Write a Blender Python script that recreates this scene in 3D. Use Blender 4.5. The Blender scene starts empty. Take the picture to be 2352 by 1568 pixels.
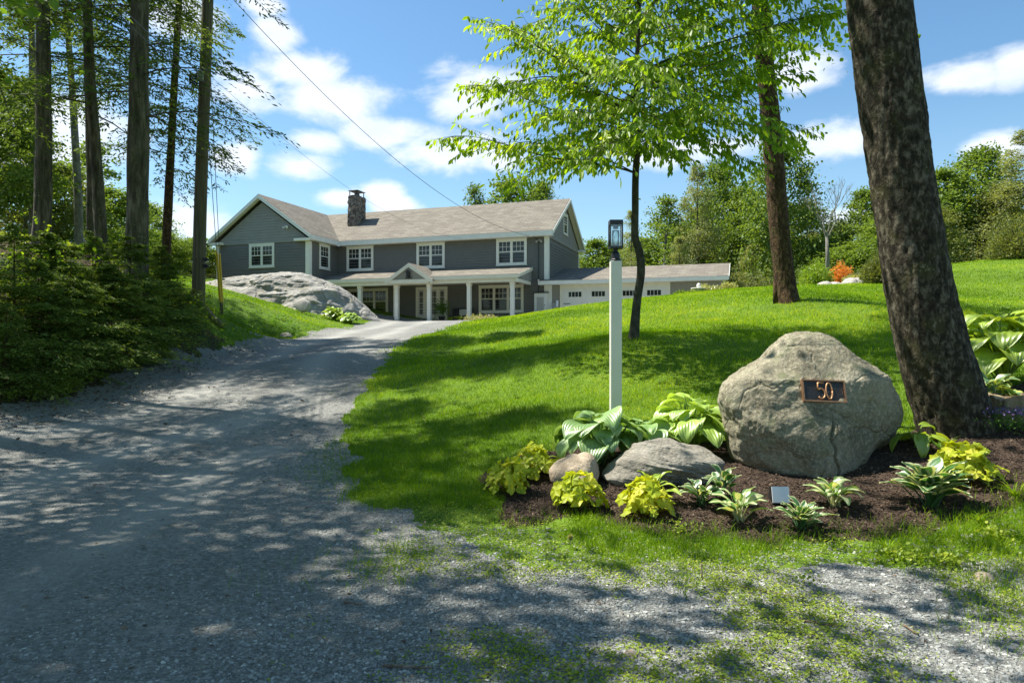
import bpy, math, random
import numpy as np
from mathutils import Vector, Matrix
scene = bpy.context.scene
R = math.radians
# ---------------------------------------------------------------- camera
cam_d = bpy.data.cameras.new('camera'); cam = bpy.data.objects.new('camera', cam_d)
scene.collection.objects.link(cam); scene.camera = cam
cam_d.sensor_width = 36; cam_d.lens = 24; cam_d.clip_start = .1; cam_d.clip_end = 3000
CZ = 1.5
cam.location = (0, 0, CZ); cam.rotation_euler = (R(90), 0, 0)
# ---------------------------------------------------------------- light
SUN_EL, SUN_AZ = R(60), R(-70)          # azimuth from +Y toward +X
sd = Vector((math.sin(SUN_AZ)*math.cos(SUN_EL), math.cos(SUN_AZ)*math.cos(SUN_EL), math.sin(SUN_EL)))
sl = bpy.data.lights.new('sun', 'SUN'); sl.energy = 4.4; sl.angle = R(.53); sl.color = (1, .955, .87)
so = bpy.data.objects.new('sun', sl); scene.collection.objects.link(so)
so.rotation_euler = sd.to_track_quat('Z', 'Y').to_euler(); so.location = (-20, 5, 40)
vs = scene.view_settings; vs.view_transform = 'Standard'; vs.look = 'None'; vs.exposure = 1.2; vs.gamma = 1; vs.use_curve_mapping = False
scene.cycles.max_bounces = 7; scene.cycles.diffuse_bounces = 3; scene.cycles.glossy_bounces = 3
scene.cycles.transmission_bounces = 5; scene.cycles.transparent_max_bounces = 6
scene.cycles.use_denoising = True
# ---------------------------------------------------------------- pixel helpers (2352 x 1568 reading of the photo, f = 1568)
def D(x, y, Y): return Vector(((x-1176)/1568*Y, Y, CZ-(y-784)/1568*Y))
def az_el(x, y):
    v = D(x, y, 1.) - Vector((0, 0, CZ)); v.normalize()
    return math.atan2(v.x, v.y), math.asin(v.z)
# ---------------------------------------------------------------- node helpers
class NT:
    def __init__(s, tree): s.t = tree; s.n = tree.nodes; s.l = tree.links
    def new(s, typ, **kw):
        n = s.n.new(typ)
        for k, v in kw.items():
            if k in ('operation', 'blend_type', 'data_type', 'noise_dimensions', 'sky_type', 'attribute_name', 'feature',
                     'sun_elevation', 'sun_rotation', 'sun_disc', 'air_density', 'dust_density', 'ozone_density', 'use_clamp',
                     'interpolation_type', 'vector_type', 'offset', 'squash', 'altitude', 'distance', 'wave_type'): setattr(n, k, v)
            elif k.startswith('i_'):
                key = k[2:]; key = int(key) if key.isdigit() else key.replace('_', ' ')
                s.put(n.inputs[key], v)
        return n
    def put(s, sock, v):
        if isinstance(v, bpy.types.NodeSocket): s.l.new(v, sock)
        elif isinstance(v, (tuple, list)):
            sock.default_value = tuple(v) + (1,) if len(v) == 3 and sock.type == 'RGBA' else v
        else: sock.default_value = v
    def math(s, op, a, b=0., c=None, clamp=False):
        n = s.n.new('ShaderNodeMath'); n.operation = op; n.use_clamp = clamp
        s.put(n.inputs[0], a); s.put(n.inputs[1], b)
        if c is not None: s.put(n.inputs[2], c)
        return n.outputs[0]
    def mix(s, f, a, b, blend='MIX'):
        n = s.n.new('ShaderNodeMix'); n.data_type = 'RGBA'; n.blend_type = blend
        s.put(n.inputs[0], f); s.put(n.inputs[6], a); s.put(n.inputs[7], b)
        return n.outputs[2]
    def noise(s, vec, scale, detail=4, rough=.55, dist=0.):
        n = s.n.new('ShaderNodeTexNoise'); s.put(n.inputs['Scale'], scale); s.put(n.inputs['Detail'], detail)
        s.put(n.inputs['Roughness'], rough); s.put(n.inputs['Distortion'], dist)
        if vec is not None: s.put(n.inputs['Vector'], vec)
        return n.outputs[0]
    def ramp(s, f, stops):
        n = s.n.new('ShaderNodeValToRGB'); s.put(n.inputs[0], f)
        e = n.color_ramp.elements
        while len(e) < len(stops): e.new(.5)
        for i, (p, c) in enumerate(stops):
            e[i].position = p; e[i].color = tuple(c)+(1,) if len(c) == 3 else c
        return n.outputs[0]
    def sep(s, v):
        n = s.n.new('ShaderNodeSeparateXYZ'); s.put(n.inputs[0], v); return n.outputs
    def comb(s, x, y, z):
        n = s.n.new('ShaderNodeCombineXYZ'); s.put(n.inputs[0], x); s.put(n.inputs[1], y); s.put(n.inputs[2], z); return n.outputs[0]
    def obj(s): return s.n.new('ShaderNodeTexCoord').outputs['Object']
    def pos(s): return s.n.new('ShaderNodeNewGeometry').outputs['Position']
    def attr(s, name):
        n = s.n.new('ShaderNodeAttribute'); n.attribute_name = name; return n.outputs['Fac']
    def mapr(s, f, a, b, c=0., d=1., smooth=True):
        n = s.n.new('ShaderNodeMapRange'); n.interpolation_type = 'SMOOTHSTEP' if smooth else 'LINEAR'
        s.put(n.inputs[0], f); s.put(n.inputs[1], a); s.put(n.inputs[2], b); s.put(n.inputs[3], c); s.put(n.inputs[4], d)
        return n.outputs[0]
    def bump(s, h, strength=.5, dist=.02, normal=None):
        n = s.n.new('ShaderNodeBump'); s.put(n.inputs['Height'], h); n.inputs['Strength'].default_value = strength
        n.inputs['Distance'].default_value = dist
        if normal is not None: s.put(n.inputs['Normal'], normal)
        return n.outputs[0]
# ---------------------------------------------------------------- world: sky with clouds
w = bpy.data.worlds.new('World'); scene.world = w; w.use_nodes = True
t = NT(w.node_tree); t.n.clear()
sky = t.n.new('ShaderNodeTexSky'); sky.sky_type = 'NISHITA'; sky.sun_disc = False
sky.sun_elevation = SUN_EL; sky.sun_rotation = SUN_AZ; sky.air_density = 1.1; sky.dust_density = .35; sky.ozone_density = 2.6
hs = t.n.new('ShaderNodeHueSaturation'); hs.inputs['Saturation'].default_value = 1.08; hs.inputs['Value'].default_value = 1.0
t.l.new(sky.outputs[0], hs.inputs['Color'])
gen = t.n.new('ShaderNodeTexCoord').outputs['Generated']
sx, sy, sz = t.sep(gen)
azn = t.math('ARCTAN2', sx, sy); eln = t.math('ARCSINE', sz)
CL = [(700,165,120,45),(770,225,165,60),(640,80,42,45),(880,300,90,32),(1090,215,140,60),(1050,350,170,38),(570,205,75,50),
      (680,383,62,24),(400,30,100,45),(140,330,200,110),(540,360,50,34),(430,510,100,50),(780,455,45,16),(878,443,28,17),(902,474,40,16),
      (1830,172,62,36),(1890,325,90,46),(1650,335,260,28),(2215,175,105,28),(2335,150,60,34),(2290,335,55,17),(1950,512,60,16),(2060,505,60,24),
      (610,15,40,12),(1130,360,80,22),(720,325,45,14)]
nz = t.noise(t.comb(azn, t.math('MULTIPLY', eln, 1.7), 0.), 7.5, 8, .62, .25)
nz2 = t.noise(t.comb(azn, t.math('MULTIPLY', eln, 1.5), 4.), 2.6, 7, .6, .3)
acc = None
for (cx, cy, rx, ry) in CL:
    a0, e0 = az_el(cx, cy); a1, _ = az_el(cx+rx, cy); _, e1 = az_el(cx, cy-ry)
    du = t.math('DIVIDE', t.math('SUBTRACT', azn, a0), abs(a1-a0)+.02)
    dv = t.math('DIVIDE', t.math('SUBTRACT', eln, e0), abs(e1-e0)+.012)
    d = t.math('SQRT', t.math('ADD', t.math('MULTIPLY', du, du), t.math('MULTIPLY', dv, dv)))
    b = t.math('SUBTRACT', 1.12, d)
    acc = b if acc is None else t.math('MAXIMUM', acc, b)
inview = t.mapr(t.math('ABSOLUTE', azn), .80, 1.0, 0., 1.)
inview = t.math('MAXIMUM', inview, t.mapr(eln, .55, .7, 0., 1.))
acc = t.math('MULTIPLY', acc, 1.35)
acc = t.math('ADD', t.math('MULTIPLY', t.math('MAXIMUM', acc, -1.), t.math('SUBTRACT', 1., inview)), t.math('MULTIPLY', inview, t.math('MULTIPLY', t.math('SUBTRACT', nz2, .52), 4.)))
dens = t.mapr(t.math('ADD', acc, t.math('MULTIPLY', t.math('SUBTRACT', nz, .545), 3.1)), 0.0, 1.0)
dens = t.math('MULTIPLY', dens, .82)
shade = t.ramp(t.noise(t.comb(azn, t.math('MULTIPLY', eln, 2.), 1.), 9., 5, .6), [(.3, (.80, .86, .95)), (.7, (1., 1., 1.))])
cloudc = t.mix(1., shade, (7.0, 7.05, 7.2), 'MULTIPLY')
# thin pale air low over the horizon
low = t.mapr(eln, 0., .34, .30, 0., False)
skyc = t.mix(low, t.mix(1., hs.outputs[0], (.82, .96, .96), 'MULTIPLY'), (4.0, 5.2, 6.0))
bg = t.n.new('ShaderNodeBackground'); bg.inputs['Strength'].default_value = .080
t.l.new(t.mix(dens, skyc, cloudc), bg.inputs['Color'])
out = t.n.new('ShaderNodeOutputWorld'); t.l.new(bg.outputs[0], out.inputs[0])
# ---------------------------------------------------------------- numpy noise
def _h(ix, iy, iz, seed):
    n = (ix*374761393 + iy*668265263 + iz*2147483647 % 4294967291 + seed*974634777) & 0xFFFFFFFF
    n = ((n ^ (n >> 13))*1274126177) & 0xFFFFFFFF
    return ((n ^ (n >> 16)) & 0xFFFFFF)/16777215.
def vnoise(P, seed=0):
    P = np.asarray(P, float); i = np.floor(P).astype(np.int64); f = P-i; f = f*f*(3-2*f)
    r = 0
    for dx in (0, 1):
        for dy in (0, 1):
            for dz in (0, 1):
                wgt = (f[..., 0] if dx else 1-f[..., 0])*(f[..., 1] if dy else 1-f[..., 1])*(f[..., 2] if dz else 1-f[..., 2])
                r = r + wgt*_h(i[..., 0]+dx, i[..., 1]+dy, (i[..., 2]+dz)*31, seed)
    return r*2-1
def fbm(P, octs=4, seed=0, gain=.5):
    P = np.asarray(P, float); r = 0; a = 1.
    for o in range(octs):
        r = r + a*vnoise(P*(2.03**o)+o*17.3, seed+o); a *= gain
    return r
def P3(x, y, z=0.):
    x = np.asarray(x, float); return np.stack([x, np.asarray(y, float)+0*x, 0*x+z], -1)
# ---------------------------------------------------------------- mesh builders
col = scene.collection
def link(name, me, mat=None, parent=None):
    o = bpy.data.objects.new(name, me); col.objects.link(o)
    if mat is not None: me.materials.append(mat)
    if parent is not None: o.parent = parent
    return o
def np_mesh(name, V, faces, rnd=None, smooth=False, extra=None):
    me = bpy.data.meshes.new(name); V = np.ascontiguousarray(V, np.float32)
    me.vertices.add(len(V)); me.vertices.foreach_set('co', V.ravel())
    ls = [np.asarray(f, np.int32) for f in faces if len(f)]
    tot = np.concatenate([np.full(len(f), f.shape[1], np.int32) for f in ls])
    st = np.concatenate([[0], np.cumsum(tot)[:-1]]).astype(np.int32)
    li = np.concatenate([f.ravel() for f in ls])
    me.loops.add(len(li)); me.loops.foreach_set('vertex_index', li)
    me.polygons.add(len(tot)); me.polygons.foreach_set('loop_start', st)
    try: me.polygons.foreach_set('loop_total', tot)
    except Exception: pass
    me.polygons.foreach_set('use_smooth', np.full(len(tot), smooth, bool))
    if rnd is not None:
        a = me.attributes.new('rnd', 'FLOAT', 'POINT'); a.data.foreach_set('value', np.ascontiguousarray(rnd, np.float32))
    for k, v in (extra or {}).items():
        a = me.attributes.new(k, 'FLOAT', 'POINT'); a.data.foreach_set('value', np.ascontiguousarray(v, np.float32))
    me.update(calc_edges=True)
    return me
class MB:
    def __init__(s): s.V = []; s.T = []; s.Q = []; s.N = []; s.n = 0
    def add(s, V, F):
        V = np.asarray(V, float).reshape(-1, 3)
        for f in F:
            a = tuple(int(i)+s.n for i in f)
            (s.T if len(a) == 3 else s.Q if len(a) == 4 else s.N).append(a)
        s.V.append(V); s.n += len(V); return s
    def box(s, x0, y0, z0, x1, y1, z1):
        x0, x1 = min(x0, x1), max(x0, x1); y0, y1 = min(y0, y1), max(y0, y1); z0, z1 = min(z0, z1), max(z0, z1)
        return s.add([(x0,y0,z0),(x1,y0,z0),(x1,y1,z0),(x0,y1,z0),(x0,y0,z1),(x1,y0,z1),(x1,y1,z1),(x0,y1,z1)],
                     [(0,3,2,1),(4,5,6,7),(0,1,5,4),(1,2,6,5),(2,3,7,6),(3,0,4,7)])
    def obox(s, o, ax, ay, az):
        o, ax, ay, az = map(lambda q: np.array(q, float), (o, ax, ay, az))
        V = [o, o+ax, o+ax+ay, o+ay, o+az, o+ax+az, o+ax+ay+az, o+ay+az]
        F = [(0,3,2,1),(4,5,6,7),(0,1,5,4),(1,2,6,5),(2,3,7,6),(3,0,4,7)]
        if np.dot(np.cross(ax, ay), az) < 0: F = [f[::-1] for f in F]
        return s.add(V, F)
    def prism(s, poly, d):     # poly: list of 3d points (planar), d: extrusion vector
        n = len(poly); P = np.array(poly, float); d = np.array(d, float)
        nn = sum(np.cross(P[i]-P[0], P[(i+1) % n]-P[0]) for i in range(n))
        if np.dot(nn, d) > 0: P = P[::-1]
        V = np.concatenate([P, P+d]); F = [tuple(range(n)), tuple(range(2*n-1, n-1, -1))]
        for i in range(n):
            j = (i+1) % n; F.append((i, i+n, j+n, j))
        return s.add(V, F)
    def tube(s, pts, rad, sides=8, caps=True):
        pts = np.array([tuple(p) for p in pts], float); n = len(pts)
        rad = np.full(n, rad) if np.isscalar(rad) else np.array(rad, float)
        tg = np.gradient(pts, axis=0); tg /= np.linalg.norm(tg, axis=1)[:, None]+1e-12
        ref = np.array([0, 0, 1.]) if abs(tg[:, 2]).mean() < .8 else np.array([1., 0, 0])
        a = np.cross(tg, ref); a /= np.linalg.norm(a, axis=1)[:, None]+1e-12
        b = np.cross(tg, a); th = np.arange(sides)*2*np.pi/sides
        V = pts[:, None]+rad[:, None, None]*(np.cos(th)[None, :, None]*a[:, None]+np.sin(th)[None, :, None]*b[:, None])
        F = []
        for i in range(n-1):
            for k in range(sides):
                k2 = (k+1) % sides
                F.append((i*sides+k, (i+1)*sides+k, (i+1)*sides+k2, i*sides+k2))
        if caps: F.append(tuple(range(sides))); F.append(tuple(range(n*sides-1, (n-1)*sides-1, -1)))
        return s.add(V.reshape(-1, 3), F)
    def lathe(s, prof, c=(0,0,0), sides=20):
        c = np.array(c, float); th = np.arange(sides)*2*np.pi/sides; V = []; F = []
        for r, z in prof:
            for a in th: V.append((c[0]+r*math.cos(a), c[1]+r*math.sin(a), c[2]+z))
        for i in range(len(prof)-1):
            for k in range(sides):
                k2 = (k+1) % sides; F.append((i*sides+k, i*sides+k2, (i+1)*sides+k2, (i+1)*sides+k))
        F.append(tuple(range(sides-1, -1, -1))); F.append(tuple((len(prof)-1)*sides+k for k in range(sides)))
        return s.add(V, F)
    def build(s, name, mat, parent=None, smooth=False):
        me = bpy.data.meshes.new(name)
        me.from_pydata(np.concatenate(s.V).tolist(), [], s.T+s.Q+s.N)
        if smooth: me.polygons.foreach_set('use_smooth', np.ones(len(me.polygons), bool))
        me.update()
        return link(name, me, mat, parent)
def tag(o, label=None, cat=None, group=None, kind=None):
    if label: o['label'] = label
    if cat: o['category'] = cat
    if group: o['group'] = group
    if kind: o['kind'] = kind
    return o
def empty(name, loc, label, cat, group=None, rz=0.):
    o = bpy.data.objects.new(name, None); col.objects.link(o); o.location = loc; o.rotation_euler = (0, 0, rz)
    o.empty_display_size = .2
    return tag(o, label, cat, group)
# leaf clouds: template verts (u along, v across, w normal) broadcast over N leaves
TEMPL = {
 'leaf': (np.array([(0,0,0),(.25,.36,.06),(.62,.40,.06),(1,0,-.04),(.62,-.40,.06),(.25,-.36,.06),(.5,0,-.02)]),
          [np.array([(0,6,2,1),(0,5,4,6)]), np.array([(6,3,2),(6,4,3)])]),
 'dia': (np.array([(0,0,0),(.5,.5,.04),(1,0,0),(.5,-.5,.04)]), [np.array([(0,3,2,1)])]),
 'blade': (np.array([(0,.5,0),(0,-.5,0),(.55,.38,.10),(.55,-.38,.10),(1,0,.42)]), [np.array([(0,1,3,2)]), np.array([(2,3,4)])]),
}
def unit(a): return a/(np.linalg.norm(a, axis=-1, keepdims=True)+1e-12)
def leaf_arrays(P, U, Nrm, L, W, tmpl='leaf'):
    tv, tf = TEMPL[tmpl]; U = unit(U); Vv = unit(np.cross(Nrm, U)); Nn = np.cross(U, Vv)
    L = np.broadcast_to(np.asarray(L, float), (len(P),)); W = np.broadcast_to(np.asarray(W, float), (len(P),))
    V = P[:, None]+tv[None, :, 0:1]*U[:, None]*L[:, None, None]+tv[None, :, 1:2]*Vv[:, None]*W[:, None, None]+tv[None, :, 2:3]*Nn[:, None]*L[:, None, None]
    k = len(tv); off = np.arange(len(P))*k
    F = [(f[None]+off[:, None, None]).reshape(-1, f.shape[1]) for f in tf]
    return V.reshape(-1, 3), F, k
def leaf_mesh(name, P, U, Nrm, L, W, rnd, tmpl='leaf', smooth=False):
    V, F, k = leaf_arrays(P, U, Nrm, L, W, tmpl)
    return np_mesh(name, V, F, np.repeat(rnd, k), smooth)
# ---------------------------------------------------------------- materials
MATS = {}
def newmat(name):
    m = bpy.data.materials.new(name); m.use_nodes = True; t = NT(m.node_tree); t.n.clear()
    o = t.n.new('ShaderNodeOutputMaterial'); MATS[name] = m; return m, t, o
def principled(t, o, color, rough=.6, normal=None, metal=0., spec=.5):
    b = t.n.new('ShaderNodeBsdfPrincipled'); t.put(b.inputs['Base Color'], color); t.put(b.inputs['Roughness'], rough)
    b.inputs['Metallic'].default_value = metal; b.inputs['Specular IOR Level'].default_value = spec
    if normal is not None: t.put(b.inputs['Normal'], normal)
    t.l.new(b.outputs[0], o.inputs[0]); return b
def m_plain(name, c, rough=.55, var=.12, scale=6., bump=.0, metal=0., spec=.5):
    m, t, o = newmat(name); n = t.noise(t.obj(), scale, 5, .6)
    a = tuple(x*(1-var) for x in c); b = tuple(min(1, x*(1+var)) for x in c)
    cc = t.ramp(n, [(.3, a), (.7, b)])
    principled(t, o, cc, rough, t.bump(n, bump, .01) if bump else None, metal, spec); return m
def m_leaf(name, dark, light, yellow=None, trans=.5, gloss=.06, rough=.38):
    m, t, o = newmat(name); r = t.attr('rnd')
    stops = [(0., dark), (.75, light)] + ([(1., yellow)] if yellow else [])
    c = t.ramp(r, stops)
    d = t.new('ShaderNodeBsdfDiffuse', i_Color=c)
    tc = t.mix(1., c, (1.35, 1.25, .55), 'MULTIPLY')
    tr = t.new('ShaderNodeBsdfTranslucent', i_Color=tc)
    g = t.new('ShaderNodeBsdfGlossy', i_Roughness=rough); g.inputs['Color'].default_value = (1, 1, 1, 1)
    ms = t.n.new('ShaderNodeMixShader'); ms.inputs[0].default_value = trans; t.l.new(d.outputs[0], ms.inputs[1]); t.l.new(tr.outputs[0], ms.inputs[2])
    m2 = t.n.new('ShaderNodeMixShader'); m2.inputs[0].default_value = gloss; t.l.new(ms.outputs[0], m2.inputs[1]); t.l.new(g.outputs[0], m2.inputs[2])
    t.l.new(m2.outputs[0], o.inputs[0]); return m
m_leaf('beech_leaf', (.12,.23,.012), (.27,.42,.02), (.46,.56,.04), .62, .025, .45)
m_leaf('maple_leaf', (.08,.17,.02), (.17,.30,.03), (.28,.40,.05), .52, .03, .45)
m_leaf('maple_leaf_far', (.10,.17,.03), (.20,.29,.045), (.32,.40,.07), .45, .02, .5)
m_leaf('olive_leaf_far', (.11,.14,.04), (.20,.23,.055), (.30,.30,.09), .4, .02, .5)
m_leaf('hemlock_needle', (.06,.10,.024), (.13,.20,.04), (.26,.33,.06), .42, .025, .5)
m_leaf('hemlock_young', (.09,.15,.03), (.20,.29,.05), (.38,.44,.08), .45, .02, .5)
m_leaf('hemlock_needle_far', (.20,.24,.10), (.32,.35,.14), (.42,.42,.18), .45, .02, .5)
m_leaf('grass_blade', (.095,.195,.005), (.25,.41,.008), (.46,.54,.03), .5, .008, .5)
m_leaf('weed_leaf', (.14,.23,.02), (.30,.39,.035), (.48,.52,.08), .45, .02, .5)
m_leaf('fern_leaf', (.07,.17,.02), (.14,.28,.03), (.26,.40,.05), .5, .02, .5)
m_leaf('heuchera_leaf', (.34,.42,.02), (.52,.56,.03), (.66,.64,.07), .42, .02, .5)
m_leaf('orange_leaf', (.60,.20,.03), (.75,.33,.06), (.65,.42,.08), .35, .03)
m_leaf('lime_leaf', (.16,.27,.02), (.30,.42,.04), (.40,.50,.06), .4, .04)
m_leaf('pale_leaf', (.30,.33,.12), (.46,.46,.20), (.55,.52,.28), .35, .04)
m_leaf('purple_petal', (.10,.06,.20), (.20,.13,.36), (.28,.2,.45), .3, .03)
m_leaf('dry_leaf', (.07,.045,.028), (.16,.105,.06), (.26,.19,.12), .15, .04)
def m_hosta(name, centre, edge, e0=.55, e1=.8, trans=.38):
    m, t, o = newmat(name); e = t.attr('edge'); r = t.attr('rnd')
    e = t.math('ADD', e, t.math('MULTIPLY', t.math('SUBTRACT', t.noise(t.obj(), 30., 3), .5), .25))
    c = t.mix(t.mapr(e, e0, e1), centre, edge)
    c = t.mix(1., c, t.ramp(r, [(0., (.72,.75,.7)), (1., (1.2,1.15,1.1))]), 'MULTIPLY')
    d = t.new('ShaderNodeBsdfDiffuse', i_Color=c)
    tr = t.new('ShaderNodeBsdfTranslucent', i_Color=t.mix(1., c, (1.3, 1.2, .5), 'MULTIPLY'))
    g = t.new('ShaderNodeBsdfGlossy', i_Roughness=.42); g.inputs['Color'].default_value = (1, 1, 1, 1)
    ms = t.n.new('ShaderNodeMixShader'); ms.inputs[0].default_value = trans; t.l.new(d.outputs[0], ms.inputs[1]); t.l.new(tr.outputs[0], ms.inputs[2])
    m2 = t.n.new('ShaderNodeMixShader'); m2.inputs[0].default_value = .07; t.l.new(ms.outputs[0], m2.inputs[1]); t.l.new(g.outputs[0], m2.inputs[2])
    t.l.new(m2.outputs[0], o.inputs[0]); return m
m_hosta('hosta_blue', (.25,.42,.13), (.30,.46,.15))
m_hosta('hosta_lime', (.33,.50,.08), (.38,.54,.10))
m_hosta('hosta_gold', (.30,.44,.04), (.36,.48,.05))
m_hosta('hosta_white_edge', (.07,.19,.05), (.62,.66,.38), .60, .78)
m_hosta('hosta_cream_heart', (.62,.66,.36), (.13,.28,.06), .45, .68)
m_hosta('hosta_yellow_edge', (.12,.25,.10), (.48,.54,.13), .5, .72)
def m_bark(name, c1, c2, c3, moss=None, zs=.22, scale=9., bump=1., dist=.03):
    m, t, o = newmat(name); x, y, z = t.sep(t.obj()); v = t.comb(x, y, t.math('MULTIPLY', z, zs))
    n = t.noise(v, scale, 8, .65, .4); n2 = t.noise(t.obj(), 3.2, 6, .6); n3 = t.noise(t.obj(), 26., 4, .6)
    c = t.ramp(n, [(.32, c1), (.5, c2), (.68, c3)])
    if moss: c = t.mix(t.mapr(n2, .5, .66, 0., .75), c, moss)
    c = t.mix(t.mapr(t.math('MULTIPLY', n3, n2), .34, .42, 0., .55), c, tuple(min(1, k*1.6) for k in c3))
    h = t.math('ADD', n, t.math('MULTIPLY', n3, .35))
    principled(t, o, c, .9, t.bump(h, bump, dist), spec=.2); return m
m_bark('bark_maple', (.010,.008,.005), (.050,.041,.026), (.20,.175,.125), (.065,.062,.022), .6, 17., 1., .05)
m_bark('bark_red', (.016,.010,.006), (.065,.038,.020), (.17,.105,.055), (.055,.050,.016), .5, 15., 1., .05)
m_bark('bark_hemlock', (.03,.026,.018), (.11,.092,.064), (.25,.215,.15), (.065,.075,.030), .16, 10., 1., .04)
m_bark('bark_grey', (.09,.085,.07), (.18,.17,.14), (.30,.28,.23), None, .5, 8., .5, .02)
m_bark('bark_beech', (.030,.028,.022), (.060,.055,.042), (.11,.10,.08), (.05,.06,.03), .6, 12., .5, .01)
m_bark('pole_wood', (.07,.057,.036), (.12,.10,.062), (.19,.16,.105), None, .03, 30., .4, .01)
m_bark('stump_wood', (.09,.06,.035), (.28,.20,.11), (.45,.36,.22), None, .12, 16., .8, .02)
m_bark('log_wood', (.10,.065,.045), (.19,.13,.09), (.3,.22,.16), None, .3, 14., .6, .02)

def m_rock(name, c1, c2, c3, scale=3., lichen=None, crack=.6, bump=.8, dist=.03, stretch=(1, 1, 1)):
    m, t, o = newmat(name); x, y, z = t.sep(t.obj())
    v = t.comb(t.math('MULTIPLY', x, stretch[0]), t.math('MULTIPLY', y, stretch[1]), t.math('MULTIPLY', z, stretch[2]))
    n = t.noise(v, scale, 8, .62, .3); f = t.noise(v, scale*11, 6, .75); f2 = t.noise(v, scale*34, 4, .75)
    c = t.ramp(n, [(.3, c1), (.5, c2), (.7, c3)])
    c = t.mix(t.mapr(f, .47, .62, 0., .5), c, tuple(k*1.35 for k in c3))
    c = t.mix(t.mapr(f2, .53, .62, 0., .6), c, tuple(k*.45 for k in c1))
    if lichen: c = t.mix(t.mapr(t.noise(t.obj(), scale*1.1+2, 6, .6), .54, .68, 0., .6), c, lichen)
    vo = t.n.new('ShaderNodeTexVoronoi'); vo.feature = 'DISTANCE_TO_EDGE'; vo.inputs['Scale'].default_value = scale*.55
    nn = t.n.new('ShaderNodeTexNoise'); nn.inputs['Scale'].default_value = scale*1.3; t.put(nn.inputs['Vector'], v)
    t.put(vo.inputs['Vector'], t.mix(.35, v, nn.outputs['Color']))
    cr = t.mapr(vo.outputs['Distance'], 0., .02, 0., 1.)
    h = t.math('ADD', t.math('ADD', n, t.math('MULTIPLY', f, .25)), t.math('MULTIPLY', f2, .08))
    h = t.math('ADD', h, t.math('MULTIPLY', cr, .25*crack))
    principled(t, o, c, .88, t.bump(h, bump, dist), spec=.25); return m
m_rock('boulder_stone', (.13,.115,.075), (.25,.225,.155), (.40,.365,.27), 2.4, (.17,.185,.09), .8, 1., .07)
m_rock('grey_rock', (.12,.11,.088), (.235,.215,.175), (.35,.325,.27), 3.5, None, .3, 1., .03, (1, 1, 2.6))
m_rock('tan_rock', (.24,.18,.12), (.38,.30,.21), (.48,.40,.30), 5., None, .2, .9, .02)
m_rock('outcrop_stone', (.15,.14,.12), (.29,.275,.24), (.43,.41,.365), .7, (.30,.27,.15), 1.0, 1., .25, (1, 1, 2.2))
m_rock('pale_stone', (.25,.235,.205), (.34,.315,.28), (.43,.40,.36), 2., None, .2, .5, .03)
m_rock('pebble_stone', (.22,.17,.12), (.34,.27,.2), (.42,.36,.28), 9., None, 0, .6, .01)

def m_siding(name, c, step=.115, vertical=False):
    m, t, o = newmat(name); x, y, z = t.sep(t.obj())
    q = z if not vertical else t.math('ADD', x, y)
    fr = t.math('FRACT', t.math('DIVIDE', q, step))
    if vertical: h = t.mapr(t.math('ABSOLUTE', t.math('SUBTRACT', fr, .5)), .40, .46, 1., 0.)
    else: h = t.math('SUBTRACT', 1., fr)
    n = t.noise(t.obj(), 2.5, 5, .6)
    cc = t.ramp(n, [(.3, tuple(k*.92 for k in c)), (.7, tuple(k*1.07 for k in c))])
    principled(t, o, cc, .6, t.bump(h, .9, .018), spec=.35); return m
m_siding('siding_slate', (.158,.152,.132)); m_siding('siding_pale', (.29,.28,.24)); m_siding('siding_boards', (.26,.245,.20), .10, True)
def m_shingle(name, axis):
    m, t, o = newmat(name); x, y, z = t.sep(t.obj())
    v = t.comb(x if axis == 'x' else y, t.math('MULTIPLY', z, 1.85), 0.)
    b = t.n.new('ShaderNodeTexBrick'); t.put(b.inputs['Vector'], v); b.offset = .37
    b.inputs['Scale'].default_value = 1.; b.inputs['Brick Width'].default_value = .55; b.inputs['Row Height'].default_value = .21
    b.inputs['Mortar Size'].default_value = .022; b.inputs['Color1'].default_value = (.12,.105,.08,1); b.inputs['Color2'].default_value = (.27,.245,.19,1)
    b.inputs['Mortar'].default_value = (.10,.085,.07,1); b.inputs['Bias'].default_value = -.1
    n = t.noise(v, 2.4, 5, .6); n2 = t.noise(v, 90., 2)
    c = t.mix(.35, b.outputs['Color'], t.ramp(n, [(.3, (.14,.125,.097)), (.7, (.225,.20,.155))]))
    c = t.mix(.2, c, t.ramp(n2, [(.3, (.09,.08,.065)), (.7, (.36,.32,.27))]))
    principled(t, o, c, .9, t.bump(b.outputs['Fac'], .6, -.012), spec=.2); return m
m_shingle('shingle_x', 'x'); m_shingle('shingle_y', 'y')
m_plain('trim_white', (.76,.74,.66), .5, .05, 3.)
m_plain('trim_cream', (.72,.68,.54), .5, .05, 3.)
m_plain('post_white', (.70,.69,.60), .42, .05, 2.)
m_plain('door_white', (.68,.66,.58), .45, .05, 2.)
m_plain('black_metal', (.018,.018,.018), .38, .2, 20., metal=.0)
m_plain('dark_metal', (.05,.05,.05), .4, .2, 20., metal=.6)
m_plain('white_plastic', (.75,.76,.78), .35, .04)
m_plain('grey_box', (.30,.30,.28), .5, .1)
m_plain('yellow_plastic', (.62,.42,.03), .45, .15)
m_plain('cable_black', (.012,.012,.012), .5, .1)
m_plain('bronze', (.42,.22,.11), .45, .25, 30., .2, metal=.75)
m_plain('cushion', (.55,.52,.42), .9, .1)
m_plain('mulch_chip', (.055,.036,.024), .9, .5, 30.)
m_plain('lamp_brass', (.5,.45,.35), .4, .1)
m_plain('statue_white', (.7,.68,.62), .7, .1, 12.)
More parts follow.
